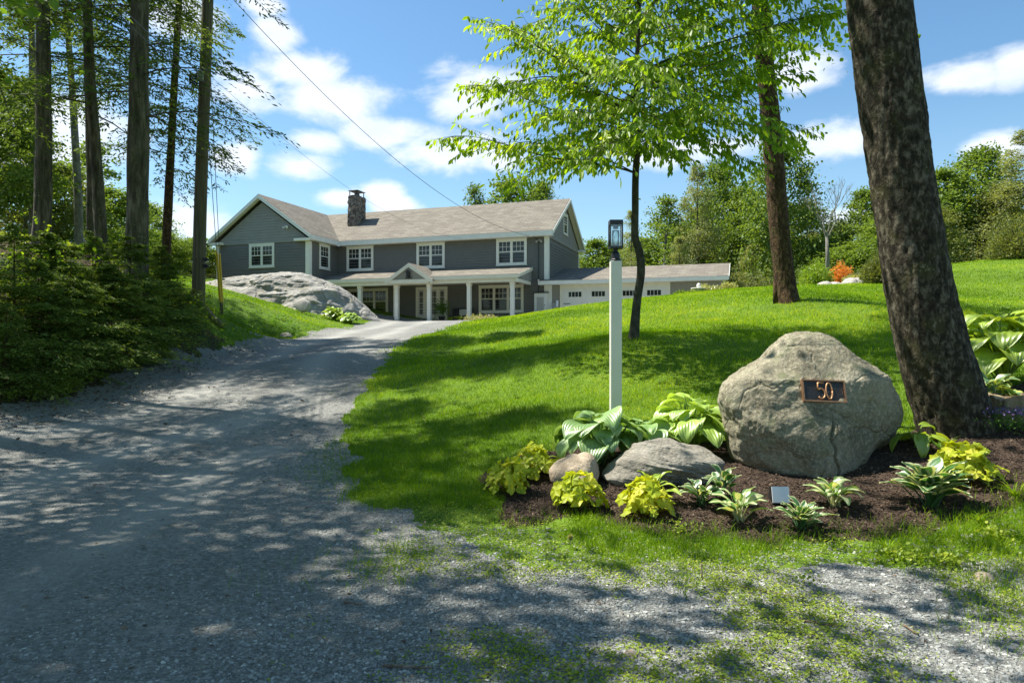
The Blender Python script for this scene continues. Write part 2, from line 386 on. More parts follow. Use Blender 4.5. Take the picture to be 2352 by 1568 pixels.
def m_pane(name, tint=(.010,.011,.010)):
    m, t, o = newmat(name); n = t.noise(t.obj(), 1.3, 3)
    principled(t, o, t.ramp(n, [(.35, tint), (.7, tuple(k*3 for k in tint))]), .05, spec=.45); return m
m_pane('pane'); 
m, t, o = newmat('lantern_glass')
gl = t.n.new('ShaderNodeBsdfGlossy'); gl.inputs['Roughness'].default_value = .03
tp = t.n.new('ShaderNodeBsdfTransparent'); tp.inputs[0].default_value = (.93, .96, .95, 1)
mx = t.n.new('ShaderNodeMixShader'); fr = t.n.new('ShaderNodeFresnel'); fr.inputs[0].default_value = 1.5
t.l.new(t.math('ADD', fr.outputs[0], .06), mx.inputs[0]); t.l.new(tp.outputs[0], mx.inputs[1]); t.l.new(gl.outputs[0], mx.inputs[2]); t.l.new(mx.outputs[0], o.inputs[0])
m, t, o = newmat('chimney_stone')
v = t.n.new('ShaderNodeTexVoronoi'); v.inputs['Scale'].default_value = 5.5; t.put(v.inputs['Vector'], t.obj())
ve = t.n.new('ShaderNodeTexVoronoi'); ve.feature = 'DISTANCE_TO_EDGE'; ve.inputs['Scale'].default_value = 5.5; t.put(ve.inputs['Vector'], t.obj())
rr = t.sep(v.outputs['Color'])[0]
c = t.ramp(rr, [(0., (.10,.08,.065)), (.4, (.20,.165,.13)), (.7, (.30,.25,.2)), (1., (.16,.15,.14))])
e = t.mapr(ve.outputs['Distance'], .0, .06)
principled(t, o, t.mix(e, (.05,.045,.04), c), .9, t.bump(e, 1., .06), spec=.2)
m, t, o = newmat('plate_black')
n = t.noise(t.obj(), 160., 3, .6); vv = t.n.new('ShaderNodeTexVoronoi'); vv.inputs['Scale'].default_value = 90.; t.put(vv.inputs['Vector'], t.obj())
principled(t, o, (.012,.011,.010), .3, t.bump(vv.outputs['Distance'], 1., .006), spec=.6)
# grounds
def m_ground(name, build):
    m, t, o = newmat(name); c, h, s, d, r = build(t); principled(t, o, c, r, t.bump(h, s, d), spec=.2); return m
def g_lawn(t):
    p = t.pos(); n = t.noise(p, .5, 5, .6); f = t.noise(p, 40., 4, .7)
    c = t.ramp(n, [(.3, (.09,.16,.012)), (.6, (.15,.25,.018)), (.8, (.24,.29,.04))])
    c = t.mix(t.mapr(f, .32, .6), tuple((.04,.07,.010)), c)
    return c, f, .8, .03, .9
m_ground('lawn_soil', g_lawn)
def g_gravel(t):
    p = t.pos(); big = t.noise(p, .35, 5, .6); f = t.noise(p, 22., 6, .75); 
    vo = t.n.new('ShaderNodeTexVoronoi'); vo.inputs['Scale'].default_value = 45.; t.put(vo.inputs['Vector'], p)
    r_ = t.sep(vo.outputs['Color'])[0]
    c = t.ramp(r_, [(0., (.10,.10,.092)), (.5, (.235,.235,.215)), (.85, (.37,.365,.33)), (1., (.54,.53,.48))])
    rut = t.attr('rut')
    d = t.ramp(big, [(.35, (.19,.19,.172)), (.65, (.32,.315,.285))])
    c = t.mix(.55, c, d); c = t.mix(t.mapr(f, .35, .6, .45, 0.), c, (.07,.07,.062))
    c = t.mix(t.math('MULTIPLY', rut, t.mapr(big, .3, .6, .45, .95)), c, (.37,.362,.325))
    c = t.mix(t.math('MULTIPLY', t.mapr(t.noise(p, 1.6, 5, .65), .56, .72), .35), c, (.15,.125,.085))
    return c, t.math('ADD', vo.outputs['Distance'], f), 1., .018, .92
m_ground('gravel', g_gravel)
def g_mulch(t):
    p = t.pos(); n = t.noise(p, 9., 6, .7); f = t.noise(p, 55., 4, .75)
    c = t.ramp(f, [(.3, (.018,.012,.009)), (.5, (.07,.047,.033)), (.72, (.21,.15,.105))])
    return c, t.math('ADD', n, f), 1., .03, .95
m_ground('mulch', g_mulch)
def g_forest(t):
    p = t.pos(); n = t.noise(p, .7, 6, .65); f = t.noise(p, 28., 5, .75)
    c = t.ramp(n, [(.36, (.075,.052,.033)), (.5, (.11,.085,.05)), (.6, (.07,.11,.03)), (.75, (.10,.17,.03))])
    c = t.mix(t.mapr(f, .35, .6, .7, 0.), c, (.02,.016,.01))
    return c, t.math('ADD', n, f), 1., .04, .95
m_ground('forest_soil', g_forest)
def g_stones(t):
    p = t.attr('rnd'); q = t.noise(t.pos(), 160., 3)
    c = t.ramp(p, [(0., (.075,.078,.068)), (.3, (.15,.155,.135)), (.6, (.26,.268,.25)), (.85, (.43,.43,.39)), (.95, (.62,.60,.52)), (1., (.38,.25,.15))])
    return t.mix(t.mapr(q, .35, .7, .0, .3), c, (.5,.5,.48)), q, .4, .003, .8
m_ground('gravel_stone', g_stones)
def g_chips(t):
    p = t.attr('rnd'); q = t.noise(t.pos(), 200., 3)
    return t.ramp(p, [(0., (.025,.016,.011)), (.5, (.085,.058,.04)), (.85, (.22,.16,.11)), (1., (.42,.33,.25))]), q, .4, .003, .9
m_ground('mulch_chips', g_chips)
# ================================================================ terrain
rng = np.random.default_rng(7)
CP = [(0,1,0),(-5,1,.02),(5,1,-.02),(0,3,0),(-4,4,.08),(4,3.5,-.03),(-8,-3,.1),(8,-4,-.2),(0,-10,-.4),(-12,-8,.6),(14,-8,-.3),(9,4,-.02),
      (-3,42,2.78),(-10,42,2.8),(-1,44,2.85),(4,38,2.85),(8,39,2.95),(13,40,3.2),(2,34,2.72),(-5,45,2.85),(8,60,3.2),(20,60,4.2),(35,60,6.4),
      (24,50,4.5),(-30,60,5.2),(-20,70,4.8),(-30,30,5.2),(0,75,2.8),(-22,20,4.9),(-18,10,2.6),(-14,4,1.3),(-20,-2,1.8),(18,10,1.7),(26,20,3.4),(30,34,5.8),(16,4,.1),
      (-12,47,4.2),(-16,47,5.0),(16,47,4.0)]
CP += [(-7.5,11.5,.56),(-7.4,13.2,.76),(-8.2,17,1.08),(-8.2,19,1.26),(-7.7,22.5,1.6),(-7.5,27,2.03),(-7.25,36,2.56),(-5,8,.08),(-5,10,.27),(-5,12,.52),(-5.3,14.5,.85),(-5.5,17,1.12),(-5.4,20,1.4),(-5.2,24,1.72),(-5,28,2.03),(-4.6,32,2.3),(-4,37,2.62)]
CPD = [(0,945,10.2),(860,840,15.4),(820,900,12.4),(785,1020,9),(790,1080,7.6),(830,1140,6.4),(900,1210,5.5),(1000,1270,4.84),
       (930,790,19),(1000,765,24),(1150,735,38),(500,800,19),(640,775,24),(740,752,30),(860,738,37),(312,690,17.5),(455,700,20.5),(378,655,22),(95,570,18),
       (0,850,11.6),(560,760,24),(600,700,28),(480,657,34),(700,735,30),(390,650,30),(500,642,45),
       (1414,965,8.9),(1455,775,13),(1000,950,10.5),(1000,850,14),(1100,800,17),(1200,750,20),(1300,708,26),(1540,680,28),(1700,665,29),(1805,690,18),
       (1600,760,15),(1600,880,10.5),(1300,900,10.5),(1700,720,18),(1940,655,27),(2200,605,36),(2352,600,38),(2100,700,18),(2352,740,16),(2352,680,22),
       (2190,985,7.2),(2352,900,8),(2352,1100,6),(2352,1200,5.3),(1885,1100,6.6),(1150,1060,7.5),(1250,1180,6),(1900,1220,5.5),(2000,960,8.6)]
cp = np.array([tuple(c) for c in CP]+[tuple(D(*c)) for c in CPD])
def _tps():
    P = cp[:, :2]/10; n = len(P); r2 = ((P[:, None]-P[None])**2).sum(-1); K = .5*r2*np.log(r2+1e-12)
    K[np.arange(n), np.arange(n)] = .004
    A = np.zeros((n+3, n+3)); A[:n, :n] = K; A[:n, n] = 1; A[:n, n+1:] = P; A[n, :n] = 1; A[n+1:, :n] = P.T
    b = np.zeros(n+3); b[:n] = cp[:, 2]; return np.linalg.solve(A, b)
TW = _tps()
def height(x, y, detail=True):
    x = np.asarray(x, float); y = np.asarray(y, float); sh = np.broadcast(x, y).shape
    x = np.broadcast_to(x, sh).ravel(); y = np.broadcast_to(y, sh).ravel()
    r0 = np.hypot(x, y-15); k = np.minimum(1, 52/np.maximum(r0, 1e-6)); xc = x*k; yc = 15+(y-15)*k
    P = np.stack([xc, yc], 1)/10; z = np.empty(len(x))
    for i in range(0, len(x), 20000):
        p = P[i:i+20000]; r2 = ((p[:, None]-cp[None, :, :2]/10)**2).sum(-1)
        z[i:i+20000] = (.5*r2*np.log(r2+1e-12))@TW[:len(cp)]+TW[len(cp)]+p@TW[len(cp)+1:]
    z = np.clip(z, -.6, 7.5)
    far = np.clip((r0-60)/60, 0, 1); z = z*(1-far)+3.*far
    if detail:
        z = z+.018*fbm(np.stack([x*1.1, y*1.1, 0*x], 1), 3, 5)
    return z.reshape(sh)
def hz(x, y): return float(height(np.array([x]), np.array([y]))[0])
def ground_at(px, py, y0=2., y1=60.):
    Y = np.geomspace(y0, y1, 700); X = (px-1176)/1568*Y; Zr = CZ-(py-784)/1568*Y; d = Zr-height(X, Y)
    i = np.argmax(d < 0)
    if d[i] >= 0: i = int(np.argmin(np.abs(d)))
    return Vector((X[i], Y[i], float(height(X[i:i+1], Y[i:i+1])[0])))
def inpoly(x, y, poly):
    poly = np.array([(p[0], p[1]) for p in poly]); c = np.zeros(np.shape(x), bool)
    for (x1, y1), (x2, y2) in zip(poly, np.roll(poly, -1, 0)):
        m = ((y1 > y) != (y2 > y)) & (x < (x2-x1)*(y-y1)/(y2-y1+1e-12)+x1); c ^= m
    return c
G = ground_at
right_edge = [tuple(G(*p)) for p in [(2352,1290),(2150,1300),(1900,1305),(1600,1312),(1300,1288),(1120,1265),(1000,1238),(900,1205),(830,1140),(792,1080),(786,1020),(795,960),(820,900)]]+[(-3.08,15.4,0),(-3.04,19,0),(-2.8,23.5,0),(-1.75,29,0),(-.65,33,0)]
left_edge = [(-7.3,35.5,0),(-7.55,27,0),(-7.75,22.5,0),(-8.25,19,0),(-8.25,17,0),(-7.5,13.2,0),(-7.55,11.5,0),(-7.7,10.1,0)]
DRIVE = [(14,3.6),(5.5,4.0)]+right_edge+[(.7,37),(3,36.5),(8,34.5),(13,36),(13.5,42),(0,47),(-9,46),(-10.5,41),(-8.9,37.5)]+left_edge+[(-8.6,8),(-8.8,4),(-9.5,-4),(-14,-12),(16,-12)]
MULCH = [tuple(G(*p)) for p in [(1098,1105),(1120,1075),(1180,1045),(1270,1040),(1400,1025),(1500,1020),(1660,1010),(1800,1000),(2085,1000),(2120,975),(2230,905),(2352,885)]]+[(9,7.6),(9.5,5.4)]+[tuple(G(*p)) for p in [(2352,1150),(2260,1215),(2050,1258),(1850,1255),(1700,1240),(1500,1232),(1380,1205),(1200,1185),(1120,1150)]]
FOREST = [(-70,-30),(-10,-12),(-9.2,-4),(-8.6,4),(-8.5,8)]+left_edge[::-1][:5]+[(-8.8,20),(-9.6,22.5),(-10.6,24),(-13,24),(-20,26),(-24,34),(-70,60)]
def zones(x, y):
    wob = .16*fbm(np.stack([x*1.7, y*1.7, 0*x], -1), 4, 21)
    r = np.hypot(x, y); wob = wob*np.clip(r/8, .6, 1.6)*(1+1.6*((y < 6.2) & (x > -1.2)))
    xx = x+wob; yy = y+.7*wob
    z = np.zeros(np.shape(x), int)                    # 0 lawn
    z[inpoly(xx, yy, FOREST)] = 3
    z[inpoly(xx, yy, DRIVE)] = 1
    z[inpoly(xx, yy, MULCH)] = 2
    z[(y > 46) & (np.abs(x) > 15)] = 3; z[y > 58] = 3
    return z
def rut_of(x, y):
    le = np.array([(q[0], q[1]) for q in left_edge]+[(-8.6, 8), (-8.8, 4), (-9.2, -4)]); o = np.argsort(le[:, 1]); xl = np.interp(y, le[o, 1], le[o, 0])
    xl = xl+np.clip((8-y)/8, 0, 1.2)*1.2; d = x-xl+.12*np.sin(y*.9); c = np.clip((y-16)/14, 0, 1)*.6
    return np.clip(np.exp(-((d-1.7+c)/.42)**2)+np.exp(-((d-3.6+c)/.42)**2)+.8*np.exp(-((d-5.2)/.4)**2)*(y < 9), 0, 1)
def build_terrain():
    az = np.concatenate([np.linspace(-180, -50, 60)[:-1], np.linspace(-50, 50, 560)[:-1], np.linspace(50, 180, 61)])
    az = R(1)*az[:-1]; r = np.concatenate([[.02, .5, .9], np.geomspace(1.3, 70, 430), np.geomspace(74, 900, 26)])
    A, Rr = np.meshgrid(az, r, indexing='xy'); X = np.sin(A)*Rr; Y = np.cos(A)*Rr; Z = height(X, Y)
    V = np.stack([X, Y, Z], -1).reshape(-1, 3); nr, na = X.shape
    idx = np.arange(nr*na).reshape(nr, na); nx = np.roll(idx, -1, 1)
    F = np.stack([idx[:-1], nx[:-1], nx[1:], idx[1:]], -1).reshape(-1, 4)[:, ::-1]
    C = V[F].mean(1); zn = zones(C[:, 0], C[:, 1]); zn[np.hypot(C[:, 0], C[:, 1]) > 60] = 3
    for k, nm, mt in ((0, 'lawn', 'lawn_soil'), (1, 'driveway', 'gravel'), (2, 'mulch_bed', 'mulch'), (3, 'ground', 'forest_soil')):
        f = F[zn == k]; u, inv = np.unique(f, return_inverse=True)
        me = np_mesh(nm, V[u], [inv.reshape(-1, 4)], None, True, {'rut': rut_of(V[u, 0], V[u, 1])} if k == 1 else None)
        tag(link(nm, me, MATS[mt]), kind='structure')
build_terrain()
# ---------------------------------------------------------------- scatter in the field of view (density follows distance)
def polar_pts(n, r0, r1, a0=-39.5, a1=39.5, p=1.0):
    a = R(1)*rng.uniform(a0, a1, n); r = r0*(r1/r0)**rng.random(n)
    return np.sin(a)*r, np.cos(a)*r, r
def rand_dirs(n):
    a = rng.uniform(0, 2*np.pi, n); return np.stack([np.cos(a), np.sin(a), 0*a], 1)
def grass():
    x, y, r = polar_pts(620000, 4.2, 48); zn = zones(x, y)
    # thin grass spills over the gravel edge
    xs, ys = x+.0, y+.0
    dn = fbm(P3(x*.9, y*.9), 3, 61)
    keep = (zn == 0) & ~((y < 7.5) & (zones(x-.10*rng.random(len(x)), y-.45*rng.exponential(1., len(x))) == 1) & (rng.random(len(x)) < .8-.5*dn))
    near_edge = (zn == 1) & (zones(x+.25*rng.normal(size=len(x)), y+.8*np.abs(rng.normal(size=len(x)))) == 0) & (rng.random(len(x)) < .6*np.clip(.35+1.9*dn, 0, 1))
    me_ = (zn == 2) & (zones(x, y-.22*np.abs(rng.normal(size=len(x)))) == 0) & (rng.random(len(x)) < .4)
    bank = (zn == 3) & (y > 14) & (y < 32) & (x > -11) & (fbm(P3(x*.8, y*.8), 3, 66) > -.1) & (rng.random(len(x)) < .6)
    keep |= near_edge | me_ | bank
    keep &= ~((zn == 0) & (y < 6.3) & (dn < -.35) & (rng.random(len(x)) < .8))
    x, y, r, zn, dn = x[keep], y[keep], r[keep], zn[keep], dn[keep]; n = len(x); z = height(x, y)
    rough = np.clip((6.6-y)/1.5, 0, 1)            # the strip before the bed is left unmown
    L = (.045+.03*rng.random(n)+.06*rough*rng.random(n)**1.5)*np.clip(r/9, 1, 2.2)**.25
    L *= 1+.25*dn
    W = np.maximum(.0035, r*.00055)*rng.uniform(.7, 1.3, n)
    U = rand_dirs(n)*rng.uniform(.1, .75, n)[:, None]; U[:, 2] = 1
    N = rand_dirs(n); 
    col_ = .46+.36*fbm(P3(x*.45, y*.45), 3, 71)+.22*fbm(P3(x*3, y*3), 2, 72)+.22*rng.normal(size=n)
    me = leaf_mesh('grass', P3(x, y, z-.004), U, N, L, W, np.clip(col_, 0, 1), 'blade')
    tag(link('grass', me, MATS['grass_blade']), 'short mown lawn grass, longer at the edge of the bed', 'grass', kind='stuff')
grass()
def weeds():
    x, y, r = polar_pts(78000, 2.5, 14, -30, 39.5); zn = zones(x, y)
    dens = np.clip(.20+.75*fbm(P3(x*1.3, y*1.3), 4, 81), 0, 1)
    gx = G(1000, 1290); lim = np.clip(1.15-(4.9-y)/1.9, 0, 1)*np.clip((x+1.2)/1.2, 0, 1)
    keep = ((zn == 1) & (rng.random(len(x)) < dens*lim*1.5) & (y < 8)) | ((zn == 0) & (y < 6.6) & (rng.random(len(x)) < .30)) | ((zn == 0) & (x < -1) & (y < 9) & (rng.random(len(x)) < .15))
    x, y = x[keep], y[keep]; k = 5; n = len(x)*k
    x = np.repeat(x, k)+.022*rng.normal(size=n); y = np.repeat(y, k)+.022*rng.normal(size=n); z = height(x, y)
    U = rand_dirs(n); U[:, 2] = rng.uniform(-.1, .6, n); N = np.tile([0, 0, 1.], (n, 1))+.5*rng.normal(size=(n, 3))
    L = rng.uniform(.009, .024, n); 
    me = leaf_mesh('weeds', P3(x, y, z+rng.uniform(.004, .03, n)), U, N, L, L*rng.uniform(.45, .8, n), np.clip(.5+.3*rng.normal(size=n), 0, 1), 'leaf')
    tag(link('weeds', me, MATS['weed_leaf']), 'small clover and weeds growing through the gravel edge', 'weeds', kind='stuff')
weeds()
def stones():
    x, y, r = polar_pts(210000, 2.15, 13); zn = zones(x, y)
    coarse = np.clip(.85+.5*fbm(P3(x*.6, y*.35), 3, 91)+.24*(x+.5)-.05*(y-3), .12, 1.25)*(1-.72*rut_of(x, y))
    keep = (zn == 1) & (rng.random(len(x)) < coarse)
    keep |= (zn == 0) & (y < 5.6) & (rng.random(len(x)) < .3)
    x, y, r, coarse = x[keep], y[keep], r[keep], coarse[keep]; n = len(x); z = height(x, y)
    s = (.0045+.0105*rng.random(n)**2.6)*np.clip(.65+.5*coarse, .5, 1.2)*np.clip(r/5, 1, 1.9)
    base = np.array([(-1,-1,-1),(1,-1,-1),(1,1,-1),(-1,1,-1),(-1,-1,1),(1,-1,1),(1,1,1),(-1,1,1)], float)*(1, .7, .38)
    B = base[None]*rng.uniform(.45, 1.15, (n, 8, 3))
    B[:, 4:, :2] *= rng.uniform(.45, .95, (n, 1, 1))
    a = rng.uniform(0, 2*np.pi, n); tl = .35*rng.normal(size=n); ca, sa = np.cos(a), np.sin(a); ct, st = np.cos(tl), np.sin(tl)
    bx, by, bz = B[..., 0]*s[:, None], B[..., 1]*s[:, None], B[..., 2]*s[:, None]
    by2 = by*ct[:, None]-bz*st[:, None]; bz2 = by*st[:, None]+bz*ct[:, None]
    V = np.stack([bx*ca[:, None]-by2*sa[:, None]+x[:, None], bx*sa[:, None]+by2*ca[:, None]+y[:, None], bz2+z[:, None]+.001], -1)
    F = np.array([(0,3,2,1),(4,5,6,7),(0,1,5,4),(1,2,6,5),(2,3,7,6),(3,0,4,7)])
    F = (F[None]+8*np.arange(n)[:, None, None]).reshape(-1, 4)
    me = np_mesh('gravel_stones', V.reshape(-1, 3), [F], np.repeat(np.clip(rng.beta(2, 2.4, n), 0, 1), 8))
    tag(link('gravel_stones', me, MATS['gravel_stone']), 'loose grey slate gravel lying on the driveway', 'gravel', kind='stuff')
stones()
def chips():
    x, y, r = polar_pts(120000, 4.4, 12, -8, 42); zn = zones(x, y); keep = zn == 2
    x, y, r = x[keep], y[keep], r[keep]; n = len(x); z = height(x, y)
    U = rand_dirs(n); U[:, 2] = .35*rng.normal(size=n); N = np.tile([0, 0, 1.], (n, 1))+.5*rng.normal(size=(n, 3))
    L = rng.uniform(.012, .045, n); me = leaf_mesh('mulch_chips', P3(x, y, z+rng.uniform(0, .018, n)), U, N, L, L*.28+.002, rng.beta(1.6, 3, n), 'dia')
    tag(link('mulch_chips', me, MATS['mulch_chips']), 'dark shredded bark mulch covering the planting bed', 'mulch', kind='stuff')
chips()
def litter():
    x, y, r = polar_pts(70000, 6, 30, -42, -3); zn = zones(x, y)
    edge = (zn == 1) & (zones(x-.7*np.abs(rng.normal(size=len(x))), y) == 3)
    keep = (zn == 3) | (edge & (rng.random(len(x)) < .6)); x, y, r = x[keep], y[keep], r[keep]; n = len(x); z = height(x, y)
    U = rand_dirs(n); U[:, 2] = .3*rng.normal(size=n); N = np.tile([0, 0, 1.], (n, 1))+.6*rng.normal(size=(n, 3))
    L = rng.uniform(.03, .08, n); me = leaf_mesh('leaf_litter', P3(x, y, z+rng.uniform(0, .02, n)), U, N, L, L*.6, rng.random(n), 'leaf')
    tag(link('leaf_litter', me, MATS['dry_leaf']), 'dry brown fallen leaves along the wooded side of the drive', 'leaf litter', kind='stuff')
    x, y, r = polar_pts(9000, 2.4, 24); zn = zones(x, y); keep = (zn < 2) & (rng.random(len(x)) < np.where(zn == 0, .10, .16)); x, y, r = x[keep], y[keep], r[keep]; n = len(x); z = height(x, y)
    U = rand_dirs(n); U[:, 2] = .2*rng.normal(size=n); N = np.tile([0, 0, 1.], (n, 1))+.5*rng.normal(size=(n, 3)); L = rng.uniform(.012, .04, n)*np.clip(r/6, 1, 2)
    me = leaf_mesh('fallen_leaves', P3(x, y, z+np.where(zones(x, y) == 0, .035, .008)), U, N, L, L*rng.uniform(.2, .7, n), rng.random(n), 'leaf')
    tag(link('fallen_leaves', me, MATS['dry_leaf']), 'stray brown leaves and bark bits scattered on grass and gravel', 'fallen leaves', kind='stuff')
    # low green plants over the bank
    x, y, r = polar_pts(26000, 8, 32, -42, -9); zn = zones(x, y)
    d = fbm(P3(x*.7, y*.7), 3, 95); keep = (zn == 3) & (d > .0); x, y = x[keep], y[keep]; k = 6; n = len(x)*k
    x = np.repeat(x, k)+.07*rng.normal(size=n); y = np.repeat(y, k)+.07*rng.normal(size=n); z = height(x, y)
    U = rand_dirs(n); U[:, 2] = rng.uniform(-.1, .5, n); N = np.tile([0, 0, 1.], (n, 1))+.4*rng.normal(size=(n, 3)); L = rng.uniform(.04, .09, n)
    me = leaf_mesh('ground_cover', P3(x, y, z+rng.uniform(.02, .16, n)), U, N, L, L*.5, np.clip(.5+.3*rng.normal(size=n), 0, 1), 'leaf')
    tag(link('ground_cover', me, MATS['weed_leaf']), 'low green undergrowth on the wooded bank', 'undergrowth', kind='stuff')
litter()
# ================================================================ house (local frame: x to the right along the facade, y away, z up)
C0 = Vector((2.32, 44.0, 0)); YAW = -math.atan2(.316, .949)
house = empty('house', C0, 'long slate grey two storey house with white trim, stone chimney, porch and attached low garage', 'house', rz=YAW)
ZF, ZE, ZR = 2.8, 8.33, 11.55            # floor, eave, ridge
DEP, WL, WW, WP = 8.8, 15.63, 7.58, 3.38  # main depth, main length, wing width, wing projection
def HL(s, y, z): return (-s, y, z)
def part(mb, name, mat, parent=house, smooth=False, label=None):
    o = mb.build(name, MATS[mat], parent, smooth)
    if label: o['label'] = label
    return o
def clad(mb, o, ax, nrm, z0, z1, w0, w1=None, step=.19):
    o = np.array(o, float); ax = np.array(ax, float); n = np.array(nrm, float); k = int((z1-z0)/step)
    for i in range(k):
        za = z0+i*step; zb = za+step; f = (lambda z: w0 if w1 is None else w1(z)); a0, b0 = f(za); a1, b1 = f(min(zb, z1-.01))
        up = np.array([0, 0, 1.]); P = [o+ax*a0+up*za+n*.034, o+ax*b0+up*za+n*.034, o+ax*b1+up*zb+n*.004, o+ax*a1+up*zb+n*.004, o+ax*a0+up*za+n*.001, o+ax*b0+up*za+n*.001]
        F = [(0, 1, 2, 3), (4, 5, 1, 0)]
        if np.dot(np.cross(ax, up), n) < 0: F = [q[::-1] for q in F]
        mb.add(P, F)
b = MB(); b.box(-WL, 0, 1.5, 0, DEP, ZE); clad(b, (0,0,0), (1,0,0), (0,-1,0), 2.5, ZE-.1, (-WL+.01, -.01)); clad(b, (0,0,0), (0,1,0), (1,0,0), 3.5, ZE-.1, (.01, DEP)); part(b, 'wall', 'siding_slate', label='dark slate clapboard wall of the main block')
b = MB(); b.box(-WL-WW, -WP, 1.5, -WL-.004, DEP, ZE); clad(b, (0,-WP,0), (1,0,0), (0,-1,0), 3., ZE-.1, (-WL-WW, -WL-.01)); clad(b, (-WL,0,0), (0,1,0), (1,0,0), 3., ZE-.1, (-WP, -.01)); part(b, 'wall', 'siding_slate', label='dark slate clapboard wall of the projecting wing')
# gables (paler, 3 cm proud)
rise = ZR-ZE-.35
b = MB(); b.prism([(.03, 0, ZE), (.03, DEP, ZE), (.03, DEP/2, ZE+DEP/2*.62)], (-.3, 0, 0)); clad(b, (.03,0,0), (0,1,0), (1,0,0), ZE+.05, ZE+2.7, None, lambda z: ((z-ZE)/.62, DEP-(z-ZE)/.62)); part(b, 'gable', 'siding_pale', label='pale grey gable over the right end wall')
xm = -WL-WW/2
b = MB(); b.prism([(-WL-WW, -WP-.03, ZE-.02), (-WL, -WP-.03, ZE-.02), (xm, -WP-.03, ZE+WW/2*.716)], (0, .3, 0)); clad(b, (0,-WP-.03,0), (1,0,0), (0,-1,0), ZE+.05, ZE+2.65, None, lambda z: (-WL-WW+(z-ZE)/.716, -WL-(z-ZE)/.716)); part(b, 'gable', 'siding_pale', label='pale grey gable on the front of the wing')
b = MB(); b.box(-WL-WW-.01, -WP-.062, ZE-.10, -WL+.01, -WP-.005, ZE+.04); part(b, 'gable_band', 'siding_pale')
b = MB(); b.box(.005, 0, ZE-.10, .062, DEP, ZE+.04); part(b, 'gable_band', 'siding_pale')
OV = .42
def slab(mb, a, bb, c, d, th=.09):      # quad slab, corners ccw from above
    P = np.array([a, bb, c, d], float); n = np.cross(P[1]-P[0], P[3]-P[0]); n /= np.linalg.norm(n); n = n if n[2] > 0 else -n
    mb.prism([tuple(p) for p in P], tuple(-n*th)); return mb
zl = ZE+.28                                # top of the eave edge
sm = (ZR-zl)/(DEP/2+OV)
b = MB(); slab(b, (-WL-WW/2, -OV, zl), (OV, -OV, zl), (OV, DEP/2, ZR), (-WL-WW/2, DEP/2, ZR))
slab(b, (OV, DEP+OV, zl), (-WL-WW/2, DEP+OV, zl), (-WL-WW/2, DEP/2, ZR), (OV, DEP/2, ZR))
roof = part(b, 'roof', 'shingle_x', label='weathered tan shingle roof over the main block')
xr, xl = -WL+OV, -WL-WW-OV
b = MB(); slab(b, (xr, DEP+OV, zl), (xm, DEP+OV, ZR+.01), (xm, -WP-OV, ZR+.01), (xr, -WP-OV, zl)); slab(b, (xl, -WP-OV, zl), (xm, -WP-OV, ZR+.01), (xm, DEP+OV, ZR+.01), (xl, DEP+OV, zl))
part(b, 'roof', 'shingle_y', label='weathered tan shingle roof over the wing')
# fascia, rakes, soffits, returns
b = MB(); b.box(-WL+OV+.02, -OV-.03, zl-.34, OV, -OV+.0, zl-.02); b.box(-WL+OV+.02, -OV, zl-.34, OV-.02, -.004, zl-.30); part(b, 'eave_trim', 'trim_white')
b = MB(); b.box(xr, -WP-OV, zl-.34, xr+.03, -OV-.03, zl-.02); b.box(-WL+.004, -WP-.01, zl-.34, xr, -OV-.03, zl-.30); part(b, 'eave_trim', 'trim_white')
b = MB(); b.box(xl-.03, -WP-OV, zl-.34, xl, DEP+OV, zl-.02); part(b, 'eave_trim', 'trim_white')
def rake(p0, p1, outw, dw, h=.26, th=.04, name='rake_trim'):
    b = MB(); p0 = Vector(p0); p1 = Vector(p1); d = p1-p0
    b.obox(p0-Vector((0,0,.03)), d, Vector(outw)*th, (0, 0, -h)); part(b, name, 'trim_white')
rake((xl, -WP-OV, zl), (xm, -WP-OV, ZR), (0, -1, 0), 0); rake((xr, -WP-OV, zl), (xm, -WP-OV, ZR), (0, -1, 0), 0)
rake((OV, -OV, zl), (OV, DEP/2, ZR), (1, 0, 0), 0); rake((OV, DEP+OV, zl), (OV, DEP/2, ZR), (1, 0, 0), 0)
# undersides of the rakes
for xa in (xl, xr):
    b = MB(); slab(b, (xa, -WP-OV+.01, zl-.16), (xm, -WP-OV+.01, ZR-.16), (xm, -WP, ZR-.16), (xa, -WP, zl-.16), .02); part(b, 'soffit', 'trim_white')
for ya in (-OV, DEP+OV):
    b = MB(); slab(b, (0.03, ya, zl-.14), (OV-.01, ya, zl-.14), (OV-.01, DEP/2, ZR-.14), (0.03, DEP/2, ZR-.14), .02); part(b, 'soffit', 'trim_white')
b = MB(); b.box(-WL-.95, -WP-OV+.02, ZE-.10, xr-.02, -WP-.065, ZE+.06); part(b, 'eave_return', 'trim_white')
b = MB(); b.box(xl+.02, -WP-OV+.02, ZE-.10, -WL-WW+.62, -WP-.065, ZE+.06); part(b, 'eave_return', 'trim_white')
b = MB(); b.box(.04, DEP-.5, ZE-.05, OV+.02, DEP+OV-.02, ZE+.10); part(b, 'eave_return', 'trim_white')
def cboard(x0, y0, x1, y1, z0=1.5, z1=ZE-.06, lab=None):
    b = MB(); b.box(x0, y0, z0, x1, y1, z1); part(b, 'corner_board', 'trim_white')
cboard(-.24, -.055, .055, .20); cboard(-.10+.0, DEP-.20, .055, DEP+.03)
cboard(-WL-.27, -WP-.058, -WL+.058, -WP+.22, 1.5, ZE-.11); cboard(-WL-WW-.03, -WP-.058, -WL-WW+.24, -WP+.2, 1.5, ZE-.11)
